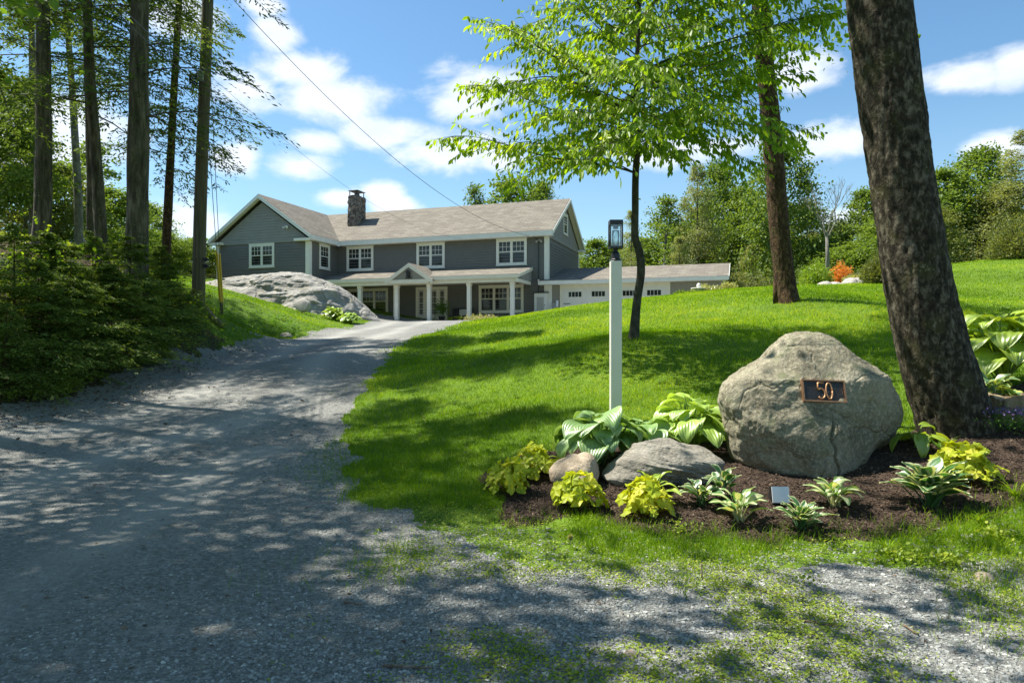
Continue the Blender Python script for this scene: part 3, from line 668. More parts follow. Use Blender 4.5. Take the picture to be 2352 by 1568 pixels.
# windows: origin = lower left of the trim, ax right unit vector, nrm outwards
def window(o, ax, nrm, w, h, ns, lab=None, lights=(3, 2), cream=False, tw=.14, cr=0.):
    o = Vector(o)+Vector(nrm)*.022; ax = Vector(ax); n = Vector(nrm); up = Vector((0, 0, 1)); mt = 'trim_cream' if cream else 'trim_white'
    b = MB(); fr = lambda m, x0, z0, x1, z1, d0, d1: m.obox(o+ax*x0+up*z0+n*d0, ax*(x1-x0), n*(d1-d0), up*(z1-z0))
    fr(b, 0, 0, tw, h, -.01, .052); fr(b, w-tw, 0, w, h, -.01, .05); fr(b, tw, h-tw, w-tw, h, -.01, .048); fr(b, tw, 0, w-tw, tw*.75, -.01, .048)
    fr(b, -.04, -.035, w+.04, 0., -.01, .085); fr(b, -.03, h, w+.03, h+.03, -.01, .07)
    W = part(b, 'window', mt, label=lab)
    iw = (w-2*tw); mw = .09; sw = (iw-mw*(ns-1))/ns; z0 = tw*.75; ih = h-tw-z0; zm = z0+ih*.52
    for k in range(ns):
        x0 = tw+k*(sw+mw)
        if k: b = MB(); fr(b, x0-mw, z0, x0, z0+ih, -.01, .045); part(b, 'mullion', mt, W)
        b = MB(); st = .045
        fr(b, x0, z0, x0+st, z0+ih, .0, .028); fr(b, x0+sw-st, z0, x0+sw, z0+ih, .0, .028)
        fr(b, x0+st, z0, x0+sw-st, z0+st*1.3, .0, .027); fr(b, x0+st, z0+ih-st, x0+sw-st, z0+ih, .0, .027)
        fr(b, x0+st, zm-.03, x0+sw-st, zm+.03, .0, .035)
        gx, gz = lights; g0, g1 = x0+st, x0+sw-st; h0, h1 = zm+.03, z0+ih-st
        for q in range(1, gx): xx = g0+(g1-g0)*q/gx; fr(b, xx-.011, h0, xx+.011, h1, .004, .022)
        for q in range(1, gz): zz = h0+(h1-h0)*q/gz; fr(b, g0, zz-.011, g1, zz+.011, .004, .020)
        S = part(b, 'sash', mt, W)
        b = MB(); fr(b, x0+st*.5, z0+st*.5, x0+sw-st*.5, z0+ih-st*.5, .001, .008); part(b, 'pane', 'pane', W)
    return W
X_, Y_ = (1, 0, 0), (0, 1, 0); FN = (0, -1, 0)
window((-9.34, 0, 6.50), X_, FN, 2.1, 1.72, 2, 'upstairs window over the entry gable')
window((-3.52, 0, 6.50), X_, FN, 2.1, 1.72, 2, 'rightmost upstairs window of the long front')
window((-14.85, 0, 6.50), X_, FN, 2.15, 1.72, 2, 'upstairs window beside the wing')
window((-WL-4.83, -WP, 6.58), X_, FN, 2.06, 1.62, 2, 'double window in the front of the wing')
window((-WL, -WP+1.09, 6.50), Y_, (1, 0, 0), 1.25, 1.72, 1, 'single window in the side of the wing')
window((-4.76, 0, 3.40), X_, FN, 3.12, 1.80, 3, 'triple window at the right under the porch', cream=True)
window((-14.74, 0, 3.40), X_, FN, 3.2, 1.80, 3, 'triple window at the left under the porch', cream=True)
window((.03, 3.81, 9.0), Y_, (1, 0, 0), 1.2, 1.45, 1, 'small window high in the right gable', (2, 3), tw=.12)
# front door with sidelights
b = MB(); o_ = (-9.4, 0, ZF)
b.box(-9.4, -.06, ZF, -9.24, .01, ZF+2.42); b.box(-7.2, -.06, ZF, -7.04, .01, ZF+2.42); b.box(-9.24, -.058, ZF+2.26, -7.2, .01, ZF+2.42)
b.box(-8.76, -.055, ZF, -8.66, .01, ZF+2.26); b.box(-7.78, -.055, ZF, -7.68, .01, ZF+2.26)
dfr = part(b, 'door_frame', 'trim_cream')
def glazed(x0, x1, gx, gz, nm):
    b = MB(); b.box(x0, -.03, ZF+.02, x0+.11, .005, ZF+2.26); b.box(x1-.11, -.03, ZF+.02, x1, .005, ZF+2.26); b.box(x0+.11, -.029, ZF+.02, x1-.11, .005, ZF+.55); b.box(x0+.11, -.029, ZF+2.13, x1-.11, .005, ZF+2.26)
    for q in range(1, gx): xx = x0+.11+(x1-x0-.22)*q/gx; b.box(xx-.013, -.026, ZF+.55, xx+.013, .0, ZF+2.13)
    for q in range(1, gz): zz = ZF+.55+1.58*q/gz; b.box(x0+.11, -.024, zz-.013, x1-.11, .0, zz+.013)
    d = part(b, nm, 'door_white')
    b = MB(); b.box(x0+.05, -.012, ZF+.4, x1-.05, -.006, ZF+2.2); part(b, 'pane', 'pane', d); return d
glazed(-9.24, -8.76, 1, 4, 'sidelight'); dd = glazed(-8.66, -7.78, 3, 4, 'front_door'); glazed(-7.68, -7.2, 1, 4, 'sidelight')
b = MB(); b.box(-7.875, -.075, ZF+.75, -7.845, -.03, ZF+1.25); b.tube([(-7.86, -.10, ZF+.8), (-7.86, -.12, ZF+1.0), (-7.86, -.10, ZF+1.2)], .012, 6); part(b, 'handle', 'black_metal', dd)
# porch
pz0, pz1 = 5.62, 6.35; PF = -3.05; xa, xb = -WL+.02, -1.05
b = MB(); slab(b, (xa, PF, pz0), (xb, PF, pz0), (xb, -.01, pz1), (xa, -.01, pz1), .10); part(b, 'porch_roof', 'shingle_x')
b = MB(); b.box(xa, PF-.03, pz0-.24, xb, PF, pz0-.02); b.box(xa, PF+.1, pz0-.46, xb-.10, PF+.42, pz0-.13)
b.obox((xb, PF, pz0-.02), (0, 3.04, pz1-pz0), (.04, 0, 0), (0, 0, -.22)); b.box(xb-.40, PF+.42, pz0-.46, xb-.14, -.01, pz0-.22); 
b.box(xb-.12, PF-.02, pz0-.48, xb+.0, -.3, pz0-.28); part(b, 'porch_beam', 'trim_cream')
b = MB(); b.box(xa, PF+.42, pz0-.30, xb-.4, -.01, pz0-.26); part(b, 'porch_ceiling', 'trim_cream')
b = MB(); b.prism([(xb-.10, PF+.45, pz0-.24), (xb-.10, -.01, pz0-.24), (xb-.10, -.01, pz1-.12)], (.06, 0, 0)); part(b, 'porch_end_panel', 'siding_pale')
for s in (1.54, 4.40, 7.15, 9.47, 12.2):
    b = MB(); x = -s; y = -2.63; hw = .12
    b.box(x-hw, y-hw, ZF-.3, x+hw, y+hw, pz0-.46); b.box(x-hw-.03, y-hw-.03, pz0-.62, x+hw+.03, y+hw+.03, pz0-.462); b.box(x-hw-.03, y-hw-.03, ZF-.3, x+hw+.03, y+hw+.03, ZF+.02)
    part(b, 'porch_post', 'trim_white')
b = MB(); b.box(-10.35, -1.5, ZF-.2, -10.12, -1.25, pz0-.3); part(b, 'porch_post', 'trim_cream')
b = MB(); b.box(-WL+.05, -2.85, 2.4, -1.1, -.01, ZF-.02); part(b, 'porch_floor', 'grey_box')
# entry gable
gx0, gx1, gm, gz0, gz1, gf = -9.95, -6.60, -8.28, 5.42, 6.50, -3.32
b = MB(); slab(b, (gx0, gf, gz0), (gm, gf, gz1), (gm, -.6, gz1), (gx0, -1.9, gz0)); slab(b, (gx1, gf, gz0), (gx1, -1.9, gz0), (gm, -.6, gz1), (gm, gf, gz1)); part(b, 'entry_gable_roof', 'shingle_y')
b = MB()
for x0 in (gx0, gx1): b.obox((x0, gf, gz0-.02), (gm-x0, 0, gz1-gz0), (0, -.05, 0), (0, 0, -.26))
b.box(gx0+.25, gf, gz0-.22, gx1-.25, gf+.2, gz0+.02); part(b, 'entry_gable_trim', 'trim_cream')
b = MB(); b.prism([(gx0+.35, gf+.03, gz0), (gx1-.35, gf+.03, gz0), (gm, gf+.03, gz1-.22)], (0, .06, 0)); part(b, 'entry_gable_panel', 'siding_boards')
b = MB(); b.box(gm-.10, gf-.14, gz0+.16, gm+.10, gf+.02, gz0+.46); b.prism([(gm-.16, gf-.2, gz0+.46), (gm+.16, gf-.2, gz0+.46), (gm, gf-.2, gz0+.62)], (0, .22, 0)); b.box(gm-.22, gf-.06, gz0+.10, gm+.22, gf+.02, gz0+.15)
part(b, 'entry_lantern', 'black_metal')
# chimney
b = MB(); cx0, cx1, cy0, cy1, ct = -16.0, -15.15, 1.95, 3.1, 12.35
V = []; F = []; nzv = 26; per = []
for k in range(9): per.append((cx0+(cx1-cx0)*k/9, cy0))
for k in range(12): per.append((cx1, cy0+(cy1-cy0)*k/12))
for k in range(9): per.append((cx1-(cx1-cx0)*k/9, cy1))
for k in range(12): per.append((cx0, cy1-(cy1-cy0)*k/12))
npn = len(per); mx_, my_ = (cx0+cx1)/2, (cy0+cy1)/2
for i in range(nzv):
    z = 9.2+(ct-9.2)*i/(nzv-1)
    q = vnoise(np.array([(p[0]*4.3, p[1]*4.3, z*4.3) for p in per]), 3)*.045+vnoise(np.array([(p[0]*9, p[1]*9, z*9) for p in per]), 4)*.02
    for p, d in zip(per, q):
        f = 1+d/.55; V.append((mx_+(p[0]-mx_)*f, my_+(p[1]-my_)*f, z+ (.05*math.sin(p[0]*23) if i == nzv-1 else 0)))
for i in range(nzv-1):
    for k in range(npn): k2 = (k+1) % npn; F.append((i*npn+k, i*npn+k2, (i+1)*npn+k2, (i+1)*npn+k))
F.append(tuple((nzv-1)*npn+k for k in range(npn))); b.add(V, F); chim = part(b, 'chimney', 'chimney_stone')
b = MB()
for x in (cx0+.08, cx1-.14):
    for y in (cy0+.08, cy1-.14): b.box(x, y, ct-.05, x+.05, y+.05, ct+.38)
b.box(-15.68, 2.35, ct-.05, -15.42, 2.65, ct+.25)
b.add([(cx0-.03, cy0-.03, ct+.38), (cx1+.03, cy0-.03, ct+.38), (cx1+.03, cy1+.03, ct+.38), (cx0-.03, cy1+.03, ct+.38), (mx_, my_, ct+.55)], [(0,3,2,1),(0,1,4),(1,2,4),(2,3,4),(3,0,4)])
part(b, 'chimney_cap', 'dark_metal', chim)
# garage
gr0, gr1, GD = .0, 10.75, 9.; gz = 5.15; 
b = MB(); b.box(.035, 0.0, 1.5, gr1, 7.6, gz+.12); b.prism([(gr1-.001, 0, gz+.12), (gr1-.001, 7.6, gz+.12), (gr1-.001, 3.8, gz+1.15)], (-.2, 0, 0)); part(b, 'garage_wall', 'siding_boards')
ge, grz = gz+.22, gz+1.42
b = MB(); slab(b, (-.5, -.5, ge), (gr1+.35, -.5, ge), (gr1+.35, 3.9, grz), (.04, 3.9, grz), .10)
slab(b, (gr1+.35, 8.2, ge), (.04, 8.2, ge), (.04, 3.9, grz), (gr1+.35, 3.9, grz), .10); part(b, 'garage_roof', 'shingle_x')
b = MB(); b.box(-.5, -.53, ge-.25, gr1+.35, -.5, ge-.02); b.box(-.48, -.5, ge-.25, gr1+.3, -.004, ge-.2); b.box(-.53, -.5, ge-.25, -.5, -.03, ge+.1); b.obox((gr1+.35, -.5, ge-.02), (0, 4.4, grz-ge), (.04, 0, 0), (0, 0, -.22)); b.obox((gr1+.35, 8.2, ge-.02), (0, -4.3, grz-ge), (.04, 0, 0), (0, 0, -.22)); part(b, 'garage_eave_trim', 'trim_white')
b = MB(); b.box(.06, -.035, 1.5, .27, -.001, ge-.26); part(b, 'corner_board', 'trim_white')
b = MB(); b.box(gr1-.2, -.035, 1.5, gr1+.03, -.001, ge-.26); part(b, 'corner_board', 'siding_pale')
for k, x0 in enumerate((.98, 4.43)):
    x1 = x0+3.1; zt = gz-.24
    b = MB(); b.box(x0, -.02, ZF, x1, .0, zt)
    for q in (1, 2, 3): b.box(x0, -.032, ZF+.1+(zt-ZF-.1)*q/4-.01, x1, -.02, ZF+.1+(zt-ZF-.1)*q/4+.01)
    for xx in (x0+.02, x0+.72, x1-.8, x1-.1, (x0+x1)/2-.09): b.box(xx, -.034, ZF, xx+.09, -.02, zt-.01)
    gd = part(b, 'garage_door', 'door_white', label='white carriage style garage door'+(' nearer the house' if k == 0 else ' at the outer side'))
    for xg in (x0+.38, x0+1.88):
        b = MB()
        for q in range(5): b.box(xg+q*.215-.012, -.048, zt-.58, xg+q*.215+.012, -.02, zt-.26)
        b.box(xg, -.047, zt-.60, xg+.86, -.02, zt-.58); b.box(xg, -.047, zt-.26, xg+.86, -.02, zt-.24)
        W = part(b, 'window', 'door_white', gd)
        b = MB(); b.box(xg, -.038, zt-.58, xg+.86, -.035, zt-.26); part(b, 'pane', 'pane', gd)
    for xg in (x0+.05, x1-.5):
        b = MB(); b.box(xg, -.05, zt-1.02, xg+.45, -.034, zt-.98); part(b, 'hinge', 'black_metal', gd)
b = MB(); zt = gz-.24; b.box(.80, -.045, ZF, .98, -.001, zt+.22); b.box(4.08, -.045, ZF, 4.43, -.001, zt); b.box(7.53, -.045, ZF, 7.71, -.001, zt+.22); b.box(.98, -.044, zt, 7.53, -.001, zt+.22); part(b, 'garage_door_frame', 'trim_cream')
# eave floodlights
for (x, y, z, r_) in ((-WL-1.75, -WP-.12, ZE+.9, 0), (-.55, -.1, ZE-.35, 0)):
    b = MB(); b.box(x-.12, y, z, x+.12, y+.11, z+.10); b.tube([(x-.1, y, z+.02), (x-.16, y-.14, z-.05)], [.05, .075], 8); b.tube([(x+.1, y, z+.02), (x+.16, y-.14, z-.05)], [.05, .075], 8)
    part(b, 'floodlight', 'white_plastic' if x < -5 else 'grey_box')
HM = Matrix.Translation(C0) @ Matrix.Rotation(YAW, 4, 'Z')
def hw_(x, y, z): return HM @ Vector((x, y, z))
def hthing(name, loc, label, cat): return empty(name, hw_(*loc), label, cat, rz=YAW)
# things on and near the walls
t_ = hthing('wall_cabinet', (-.42, -.30, 3.05), 'white slatted wall cabinet with dark roof at the corner beside the garage', 'cabinet')
b = MB(); b.box(-.42, 0, .0, .42, .26, 1.55); b.build('body', MATS['trim_white'], t_)
b = MB(); b.box(-.50, -.06, 1.56, .50, .29, 1.62); b.build('top', MATS['dark_metal'], t_)
b = MB()
for q in range(16): b.box(-.24, -.02, .2+q*.07, .22, .0, .24+q*.07)
b.build('louvre_panel', MATS['grey_box'], t_)
b = MB(); b.box(-.33, -.025, .1, -.27, .0, 1.45); b.box(.25, -.025, .1, .31, .0, 1.45); b.box(-.27, -.024, 1.37, .25, .0, 1.45); b.box(-.27, -.024, .1, .25, .0, .18); dq = b.build('door', MATS['trim_white'], t_)
b = MB(); b.box(.26, -.05, .75, .30, -.02, .82); b.build('handle', MATS['black_metal'], dq)
t_ = hthing('meter_box', (.42, -.16, 3.55), 'small grey electric box on the garage wall by the charger', 'electric box')
b = MB(); b.box(-.11, 0, 0, .13, .12, .42); b.build('box', MATS['grey_box'], t_)
b = MB(); b.tube([(0, .06, 0), (0, .06, -.6)], .02, 6); b.build('conduit', MATS['grey_box'], t_)
t_ = hthing('car_charger', (.64, -.14, 3.7), 'white wall mounted car charger with looped black cable', 'car charger')
b = MB(); b.box(-.07, 0, 0, .07, .10, .42); b.build('body', MATS['white_plastic'], t_)
b = MB(); b.tube([(.17*math.sin(a)*(1), -.03, .05-.45*abs(math.cos(a/2))**.8-.02) for a in np.linspace(-2.9, 2.9, 30)], .02, 6); b.build('cable', MATS['cable_black'], t_)
t_ = hthing('porch_bench', (-5.75, -.65, ZF), 'dark porch bench with striped cream cushion beneath the wall', 'bench')
b = MB(); b.box(-.75, -.3, .38, .75, .25, .42); b.build('seat', MATS['dark_metal'], t_)
b = MB(); b.box(-.75, .22, .42, .75, .27, .92); b.build('backrest', MATS['dark_metal'], t_)
for x in (-.72, .66):
    for y in (-.28, .2): b = MB(); b.box(x, y, 0, x+.06, y+.06, .38); b.build('leg', MATS['dark_metal'], t_)
b = MB()
for q in range(6): b.box(-.05+q*.12, -.26, .425, .05+q*.12, .2, .82-abs(q-2.5)*.01)
b.build('cushion', MATS['cushion'], t_)
# ================================================================ trees
def bark_tube(name, pts, rad, mat, parent, sides=20, amp=.06, fs=6., flare=None, seed=0, sub=4):
    pts = np.array([tuple(p) for p in pts], float); rad = np.array(rad, float)
    n = len(pts); tt = np.linspace(0, n-1, (n-1)*sub+1); i = np.clip(tt.astype(int), 0, n-2); f = tt-i
    def cr(A):
        A = np.asarray(A); a0 = A[np.clip(i-1, 0, n-1)]; a1 = A[i]; a2 = A[i+1]; a3 = A[np.clip(i+2, 0, n-1)]
        g = f.reshape(-1, *([1]*(A.ndim-1)))
        return .5*((2*a1)+(-a0+a2)*g+(2*a0-5*a1+4*a2-a3)*g**2+(-a0+3*a1-3*a2+a3)*g**3)
    P = cr(pts); Rr = cr(rad); m = len(P)
    tg = np.gradient(P, axis=0); tg /= np.linalg.norm(tg, axis=1)[:, None]
    a = np.cross(tg, [0, 1., 0]); a /= np.linalg.norm(a, axis=1)[:, None]; b = np.cross(tg, a)
    th = np.arange(sides)*2*np.pi/sides
    dirs = np.cos(th)[None, :, None]*a[:, None]+np.sin(th)[None, :, None]*b[:, None]
    Q = P[:, None]+dirs*Rr[:, None, None]
    d = fbm(Q*np.array([fs, fs, fs*.35]), 3, seed)*amp
    if flare:
        hgt = np.clip(1-(Q[..., 2]-Q[0, 0, 2])/flare[1], 0, 1)**2
        d = d+hgt*flare[0]*(.6+.6*np.cos(th*flare[2]+seed)[None, :])
    Q = P[:, None]+dirs*(Rr[:, None]*(1+d))[..., None]
    idx = np.arange(m*sides).reshape(m, sides); nx = np.roll(idx, -1, 1)
    F = np.stack([idx[:-1], idx[1:], nx[1:], nx[:-1]], -1).reshape(-1, 4)
    me = np_mesh(name, Q.reshape(-1, 3), [F], None, True)
    return link(name, me, MATS[mat], parent)
def tree_empty(name, base, label, cat, group=None): return empty(name, base, label, cat, group)
def loc(pts, base): return [tuple(Vector(p)-Vector(base)) for p in pts]
# ---- hemlock foliage, vectorised
def hemlock_leaves(rg, P0, A, L, up, droop, K1=22, K2=12, leaf=.075, wid=.30):
    n = len(P0); t = np.linspace(.12, 1., K1)[None]; t = np.broadcast_to(t, (n, K1))+.02*rg.normal(size=(n, K1))
    dirh = np.stack([np.cos(A), np.sin(A), 0*A], 1)
    base = P0[:, None]+dirh[:, None]*(L[:, None]*t)[..., None]; base[..., 2] += L[:, None]*(up[:, None]*t-droop[:, None]*t**2)
    side = np.where(np.arange(K1) % 2 == 0, 1., -1.)[None]
    aa = A[:, None]+side*R(1)*(58+9*rg.normal(size=(n, K1)))*(1-.55*t**3)
    tl = L[:, None]*(.10+.46*np.sin(np.pi*np.clip(t, 0, 1)**.8)*(1-.3*t))*rg.uniform(.55, 1.15, (n, K1))
    tl *= (rg.random((n, K1)) > .10)
    s = (np.arange(K2)+.5)[None, None]/K2; s = np.broadcast_to(s, (n, K1, K2))
    td = np.stack([np.cos(aa), np.sin(aa), 0*aa], -1)
    p = base[:, :, None]+td[:, :, None]*(tl[..., None]*s)[..., None]
    p[..., 2] += tl[..., None]*(.06*s-.42*s**2)+.02*rg.normal(size=p.shape[:3])
    s2 = np.where(np.arange(K2) % 2 == 0, 1., -1.)[None, None]
    la = aa[..., None]+s2*R(1)*(40+14*rg.normal(size=(n, K1, K2)))
    U = np.stack([np.cos(la), np.sin(la), -.35+.25*rg.normal(size=la.shape)], -1)
    ok = (np.broadcast_to(tl[..., None], s.shape) > .02)
    P = p[ok]; U = U[ok]; m = len(P)
    N = np.tile([0, 0, 1.], (m, 1))+.45*rg.normal(size=(m, 3)); lf = leaf*rg.uniform(.6, 1.3, m)*(1+.4*np.minimum(1, np.broadcast_to(tl[..., None], s.shape)[ok]))
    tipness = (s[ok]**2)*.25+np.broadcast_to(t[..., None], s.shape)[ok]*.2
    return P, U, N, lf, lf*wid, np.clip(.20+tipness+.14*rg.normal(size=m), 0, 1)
def hemlock_crown(seed, zs, Ls, leaf=.08, az=None, K1=22, K2=12, droop=(.22, .5), up=(.0, .3), name='crown', wid=.30):
    rg = np.random.default_rng(seed+777); n = len(zs); A = rg.uniform(0, 2*np.pi, n) if az is None else np.asarray(az, float)
    zs = np.asarray(zs, float); Ls = np.asarray(Ls, float); P0 = np.stack([0*zs, 0*zs, zs], 1)
    upv = rg.uniform(*up, n); dr = rg.uniform(*droop, n)
    a = hemlock_leaves(rg, P0, A, Ls, upv, dr, K1, K2, leaf, wid)
    br = MB()
    for i in range(n):
        tt = np.linspace(0, 1, 6); pts = [(math.cos(A[i])*Ls[i]*q, math.sin(A[i])*Ls[i]*q, zs[i]+Ls[i]*(upv[i]*q-dr[i]*q*q)) for q in tt]
        br.tube(pts, np.linspace(.005+.0055*Ls[i], .003, 6), 4, False)
    return a, br
def leafcloud_object(name, a, mat, parent, tmpl='dia'):
    return link(name, leaf_mesh(name, *a[:3], a[3], a[4], a[5], tmpl), MATS[mat], parent)
def shifted(a, off):
    return (a[0]+np.array(off),)+tuple(a[1:])
def trunk_points(dpts, Y, H):
    """D coordinates of the visible trunk from the base up, continued above the frame to height H"""
    P = [D(x, y, Y) for x, y in dpts]; P[0] = P[0].copy(); g = hz(P[0].x, P[0].y); base = Vector((P[0].x, P[0].y, g-.12))
    P = [base]+P[1:]
    d = (P[-1]-P[-2]).normalized() if len(P) > 2 else (P[-1]-P[0]).normalized()
    top = P[-1].copy()
    k = 0
    while top.z < g+H: top = top+d*2.2; P.append(top.copy())
    return base, P
rg = np.random.default_rng(11)
def forest_tree(name, dpts, Y, wpx, H, mat, label, cat, crown=None, seed=0, group=None, topfrac=.25, flare=(.35, .8, 3)):
    base, P = trunk_points(dpts, Y, H); r0 = wpx/1568*Y/2
    zz = np.array([p.z-base.z for p in P]); rad = r0*(1-(1-topfrac)*(zz/H))
    e = tree_empty(name, base, label, cat, group)
    tr = bark_tube('trunk', loc(P, base), rad, mat, e, 22, .10, 5./max(r0*2, .25)*.5, flare, seed)
    if crown: crown(e, tr, [Vector(p)-base for p in P], H, seed)
    return e
def at_z(P, z):
    for a, b in zip(P[:-1], P[1:]):
        if b.z >= z: k = (z-a.z)/max(b.z-a.z, 1e-6); return a+(b-a)*k
    return P[-1]
def crown_hemlock(z0, n, Lmax, leaf=.125, K1=26, K2=13, low=.6, azr=None):
    def f(e, tr, P, H, seed):
        rg = np.random.default_rng(seed+100); zs = z0+(H-z0)*rg.random(n)**.72; L = Lmax*(low+(1-low)*rg.random(n))*(1-.75*((zs-z0)/(H-z0))**1.3)
        A = rg.uniform(0, 2*np.pi, n) if azr is None else R(1)*rg.uniform(azr[0], azr[1], n)
        a, br = hemlock_crown(seed, zs, L, leaf, A, K1, K2)
        # move each branch on to the leaning trunk
        offs = lambda z: np.array([tuple(at_z(P, q)) for q in z])
        zq = a[0][:, 2]; o = np.stack([np.interp(zq, [p.z for p in P], [p.x for p in P]), np.interp(zq, [p.z for p in P], [p.y for p in P]), 0*zq], 1)
        a = (a[0]+o,)+a[1:]
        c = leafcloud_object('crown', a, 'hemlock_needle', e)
        for k, v in enumerate(br.V):
            z = v[:, 2]; v[:, 0] += np.interp(z, [p.z for p in P], [p.x for p in P]); v[:, 1] += np.interp(z, [p.z for p in P], [p.y for p in P])
        br.build('branches', MATS['bark_hemlock'], e)
    return f
# broadleaf crown made of leaf clumps through an uneven volume
def broad_crown(seed, H, Rw, z0, ncl, per, leaf, spread=.55, shape=.75):
    rg = np.random.default_rng(seed); C = []
    while len(C) < ncl:
        z = rg.uniform(z0, H); q = (z-z0)/(H-z0); rmax = Rw*(math.sin(math.pi*min(1, q**shape*.93+.06))**.7)
        a = rg.uniform(0, 2*np.pi); rr = rmax*math.sqrt(rg.random())**.7*(1+.30*math.sin(3*a+seed)+.18*math.sin(5*a+z))
        C.append((rr*math.cos(a), rr*math.sin(a), z))
    C = np.array(C); sz = spread*rg.uniform(.5, 1.4, ncl)*Rw/3.
    k = rg.integers(0, ncl, ncl*per); dp = rg.normal(size=(ncl*per, 3))*np.array([1, 1, .55]); P = C[k]+dp*sz[k][:, None]
    U = rg.normal(size=P.shape)+unit(P-np.array([0, 0, H*.5]))*.8; U[:, 2] -= .5; N = rg.normal(size=P.shape)*.7+np.array([0, 0, 1.]); L = leaf*rg.uniform(.6, 1.35, len(P))
    shadec = rg.random(ncl)[k]
    return (P, U, N, L, L*.95, np.clip(.15+.5*shadec+.16*rg.normal(size=len(P)), 0, 1)), C
def limb_skeleton(C, P, seed, r0, n=26, z0=1.5):
    rg = np.random.default_rng(seed); b = MB(); idx = rg.choice(len(C), min(n, len(C)), False)
    for i in idx:
        c = Vector(C[i]); z = max(z0, c.z-.5*math.hypot(c.x, c.y)-.8); s = at_z(P, z); m = s.lerp(c, .5)+Vector((0, 0, -.15+.2*rg.random()))
        b.tube([s, m, c], [r0*.30, r0*.16, r0*.04], 5, False)
    return b
def crown_broad(Rw, z0, ncl, per, leaf, mat='maple_leaf', spread=.55, shape=.75):
    def f(e, tr, P, H, seed):
        a, C = broad_crown(seed, H, Rw, z0, ncl, per, leaf, spread, shape); z = a[0][:, 2]
        dx = lambda z: np.stack([np.interp(z, [p.z for p in P], [p.x for p in P]), np.interp(z, [p.z for p in P], [p.y for p in P]), 0*z], 1)
        a = (a[0]+dx(z),)+a[1:]; C = C+dx(C[:, 2])
        leafcloud_object('crown', a, mat, e, 'leaf')
        limb_skeleton(C, P, seed, .16, 12, z0).build('limbs', MATS['bark_hemlock'], e)
    return f
# --- left woods (in the picture)
WG = 'tall trees of the wood on the left bank'
forest_tree('hemlock_tree', [(312,690),(316,500),(318,250),(322,0)], 17.5, 51, 21, 'bark_hemlock', 'thickest straight trunk in the left wood, grey ridged bark, beside a thinner reddish trunk', 'tree', crown_hemlock(3.6, 74, 4.3), 1, WG)
forest_tree('hemlock_tree', [(378,655),(386,480),(400,200),(412,0)], 22, 21, 18, 'bark_red', 'slender leaning reddish trunk between the thickest trunk and the utility pole', 'tree', crown_hemlock(2.4, 76, 3.7, low=.5), 2, WG)
forest_tree('hemlock_tree', [(236,610),(225,420),(208,200),(200,0)], 18.5, 27, 19, 'bark_hemlock', 'dark trunk leaning slightly left with a thin stem crossing its foot', 'tree', crown_hemlock(3.8, 62, 4.2), 3, WG)
forest_tree('hemlock_tree', [(208,600),(206,500),(207,430),(204,330)], 19.2, 16, 13, 'bark_hemlock', 'thin dark stem close behind the left leaning dark trunk', 'tree', crown_hemlock(4.0, 40, 2.6), 4, WG)
forest_tree('hemlock_tree', [(98,565),(100,400),(100,200),(98,0)], 17.5, 37, 20, 'bark_hemlock', 'dark thick trunk with flared foot near the left edge', 'tree', crown_hemlock(3.8, 60, 4.2), 5, WG, flare=(.7, 1.2, 3))
forest_tree('hemlock_tree', [(183,640),(178,420),(165,200),(150,0)], 27, 19, 20, 'bark_grey', 'pale grey trunk standing back between two dark trunks', 'tree', crown_hemlock(6, 44, 3.6), 6, WG)
forest_tree('hemlock_tree', [(78,620),(76,400),(74,200),(72,0)], 25, 18, 20, 'bark_grey', 'grey trunk half hidden behind the dark flared trunk', 'tree', crown_hemlock(6, 44, 3.8), 7, WG)
forest_tree('hemlock_tree', [(-30,760),(-30,500),(-40,200)], 13, 30, 19, 'bark_hemlock', 'hemlock just outside the left edge whose green boughs hang into view', 'tree', crown_hemlock(3.0, 34, 3.6, low=.5), 8, WG)
# trees standing out of frame on the left, whose crowns shade the drive
def off_tree(x, y, r, H, seed, kind, label, Rw=5.2, ncl=150, per=90, z0=5.5):
    g = hz(x, y); base = Vector((x, y, g-.15)); lean = rg.normal(size=2)*.3
    P = [base+Vector((lean[0]*q, lean[1]*q, H*q)) for q in np.linspace(0, 1, 7)]
    e = tree_empty('hemlock_tree' if kind == 'h' else 'maple_tree', base, label, 'tree')
    tr = bark_tube('trunk', loc(P, base), r*(1-.75*np.linspace(0, 1, 7)), 'bark_hemlock', e, 16, .1, 4, (.3, .8, 3), seed)
    Q = [p-base for p in P]
    if kind == 'h': crown_hemlock(4.5, 46, 4.4, .12, 20, 10)(e, tr, Q, H, seed)
    else: crown_broad(Rw, z0, ncl, per, .15, 'maple_leaf', .5, .7)(e, tr, Q, H, seed)
off_tree(-10.5, 10.0, .26, 19, 61, 'h', 'hemlock beside the drive, left of the view')
off_tree(-11.5, 6.8, .26, 18, 62, 'm', 'maple beside the drive, left of the view')
off_tree(-10.2, 3.0, .24, 17, 63, 'm', 'maple nearest the camera on the left side of the drive')
off_tree(-8.6, 6.4, .18, 12, 66, 'm', 'young maple leaning over the drive beyond the left edge', 3.4, 80, 90, 5.2)
off_tree(-5.2, .6, .20, 13, 67, 'm', 'maple behind the camera on the near side of the drive', 4.6, 85, 80)
off_tree(-13.6, 12.5, .24, 19, 68, 'h', 'hemlock in the wood just beyond the left edge')
